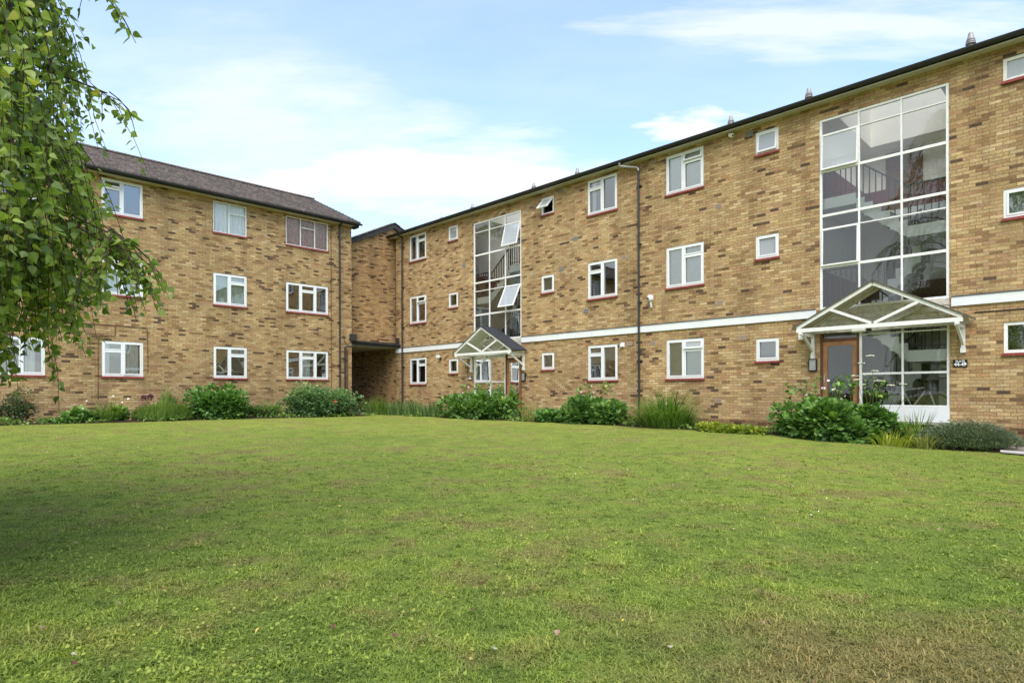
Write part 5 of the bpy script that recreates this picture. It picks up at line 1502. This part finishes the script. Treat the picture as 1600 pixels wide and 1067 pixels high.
# ================================================================ SKY, SUN, CAMERA
SUN_EL, SUN_AZ = radians(52), radians(181)       # azimuth clockwise from +Y: behind the camera
w = bpy.data.worlds.new('World'); scene.world = w; w.use_nodes = True; nt = w.node_tree
for n_ in list(nt.nodes): nt.nodes.remove(n_)
out = N(nt, 'ShaderNodeOutputWorld'); bg = N(nt, 'ShaderNodeBackground'); nt.links.new(bg.outputs[0], out.inputs[0]); bg.inputs[1].default_value = .150
sky = N(nt, 'ShaderNodeTexSky', sky_type='NISHITA', sun_disc=False); sky.sun_elevation = SUN_EL; sky.sun_rotation = SUN_AZ
sky.air_density = 1.0; sky.dust_density = .8; sky.ozone_density = 1.2
tc = N(nt, 'ShaderNodeTexCoord'); sep = N(nt, 'ShaderNodeSeparateXYZ'); nt.links.new(tc.outputs['Generated'], sep.inputs[0])
den = math_n(nt, 'ADD', math_n(nt, 'MAXIMUM', sep.outputs[2], 0.0), .16)
cb = N(nt, 'ShaderNodeCombineXYZ'); nt.links.new(math_n(nt, 'DIVIDE', sep.outputs[0], den), cb.inputs[0]); nt.links.new(math_n(nt, 'DIVIDE', sep.outputs[1], den), cb.inputs[1])
mp = N(nt, 'ShaderNodeMapping'); nt.links.new(cb.outputs[0], mp.inputs[0]); mp.inputs['Rotation'].default_value = (0, 0, .5); mp.inputs['Scale'].default_value = (.55, 1.15, 1); mp.inputs['Location'].default_value = (1.3, .4, 0)
c1 = noise(nt, mp.outputs[0], .85, 8, .62); 
cm_ = ramp(nt, c1, [(.36, (0, 0, 0)), (.52, (.35, .35, .35)), (.66, (1, 1, 1))])
hz = math_n(nt, 'POWER', math_n(nt, 'SUBTRACT', 1.0, math_n(nt, 'MAXIMUM', sep.outputs[2], 0.0)), 4.0)
cf = math_n(nt, 'ADD', math_n(nt, 'MULTIPLY', cm_, .75), math_n(nt, 'MULTIPLY', hz, .62), True)
wst = math_n(nt, 'MAXIMUM', math_n(nt, 'ADD', math_n(nt, 'MULTIPLY', sep.outputs[0], -.8), math_n(nt, 'MULTIPLY', sep.outputs[1], -.5)), 0.0)
cf = math_n(nt, 'ADD', math_n(nt, 'ADD', math_n(nt, 'MULTIPLY', cf, .85), .06), math_n(nt, 'MULTIPLY', wst, .6), True)
skyc = mixc(nt, 1.0, sky.outputs[0], (.74, .82, .83), 'MULTIPLY')
col = mixc(nt, cf, skyc, (2.28, 2.48, 2.63))
yy = math_n(nt, 'MAXIMUM', sep.outputs[1], .05)
def bank(cx, cz, wx, wz, gain, sc, seed):
    bx_ = math_n(nt, 'DIVIDE', math_n(nt, 'SUBTRACT', math_n(nt, 'DIVIDE', sep.outputs[0], yy), cx), wx)
    bz_ = math_n(nt, 'DIVIDE', math_n(nt, 'SUBTRACT', math_n(nt, 'DIVIDE', sep.outputs[2], yy), cz), wz)
    q = math_n(nt, 'SUBTRACT', 1.0, math_n(nt, 'ADD', math_n(nt, 'MULTIPLY', bx_, bx_), math_n(nt, 'MULTIPLY', bz_, bz_)))
    c_ = N(nt, 'ShaderNodeCombineXYZ'); nt.links.new(bx_, c_.inputs[0]); nt.links.new(bz_, c_.inputs[1]); c_.inputs[2].default_value = seed
    nn = noise(nt, c_.outputs[0], sc, 9, .6)
    v_ = math_n(nt, 'ADD', math_n(nt, 'MULTIPLY', q, .7), math_n(nt, 'MULTIPLY', math_n(nt, 'SUBTRACT', nn, .5), 3.0))
    return math_n(nt, 'MULTIPLY', ramp(nt, v_, [(.0, (0, 0, 0)), (.35, (.45, .45, .45)), (.8, (1, 1, 1))]), math_n(nt, 'GREATER_THAN', sep.outputs[1], .06))
m1 = bank(-.12, .345, .36, .085, 1, 1.1, 1.0)
m2 = bank(.30, .43, .10, .03, 1, 1.2, 4.0)
m3 = bank(-.42, .44, .30, .10, 1, 1.4, 9.0)
m4 = bank(.55, .60, .40, .06, 1, 1.3, 14.0)
mm = math_n(nt, 'ADD', m1, math_n(nt, 'MULTIPLY', m2, .9), True)
mm = math_n(nt, 'ADD', mm, math_n(nt, 'MULTIPLY', m3, .38), True)
mm = math_n(nt, 'ADD', mm, math_n(nt, 'MULTIPLY', m4, .55), True)
col = mixc(nt, mm, col, (2.7, 2.72, 2.74))
nt.links.new(col, bg.inputs[0])
sl = bpy.data.lights.new('sun', 'SUN'); sl.energy = 1.45; sl.angle = radians(55); sl.color = (1, .955, .89)
so = bpy.data.objects.new('sun', sl); COL.objects.link(so)
dv = Vector((sin(SUN_AZ) * cos(SUN_EL), cos(SUN_AZ) * cos(SUN_EL), sin(SUN_EL)))
so.rotation_euler = dv.to_track_quat('Z', 'Y').to_euler(); so.location = (0, -10, 30)

cam = bpy.data.cameras.new('camera'); co = bpy.data.objects.new('camera', cam); COL.objects.link(co); scene.camera = co
cam.sensor_width = 36; cam.lens = 36 * 964.43 / 1600; cam.shift_y = (614.5 - 533.5) / 1600; cam.clip_start = .05; cam.clip_end = 2000
co.matrix_world = Matrix.Translation((0, 0, EH)) @ Matrix.Rotation(pi / 2, 4, 'X') @ Matrix.Rotation(-.0026446, 4, 'Z')

scene.view_settings.view_transform = 'Standard'; scene.view_settings.look = 'None'; scene.view_settings.gamma = 1
scene.view_settings.exposure = 1.56
scene.render.engine = 'CYCLES'
scene.cycles.use_denoising = True
scene.cycles.max_bounces = 8; scene.cycles.transparent_max_bounces = 16; scene.cycles.diffuse_bounces = 5; scene.cycles.glossy_bounces = 3
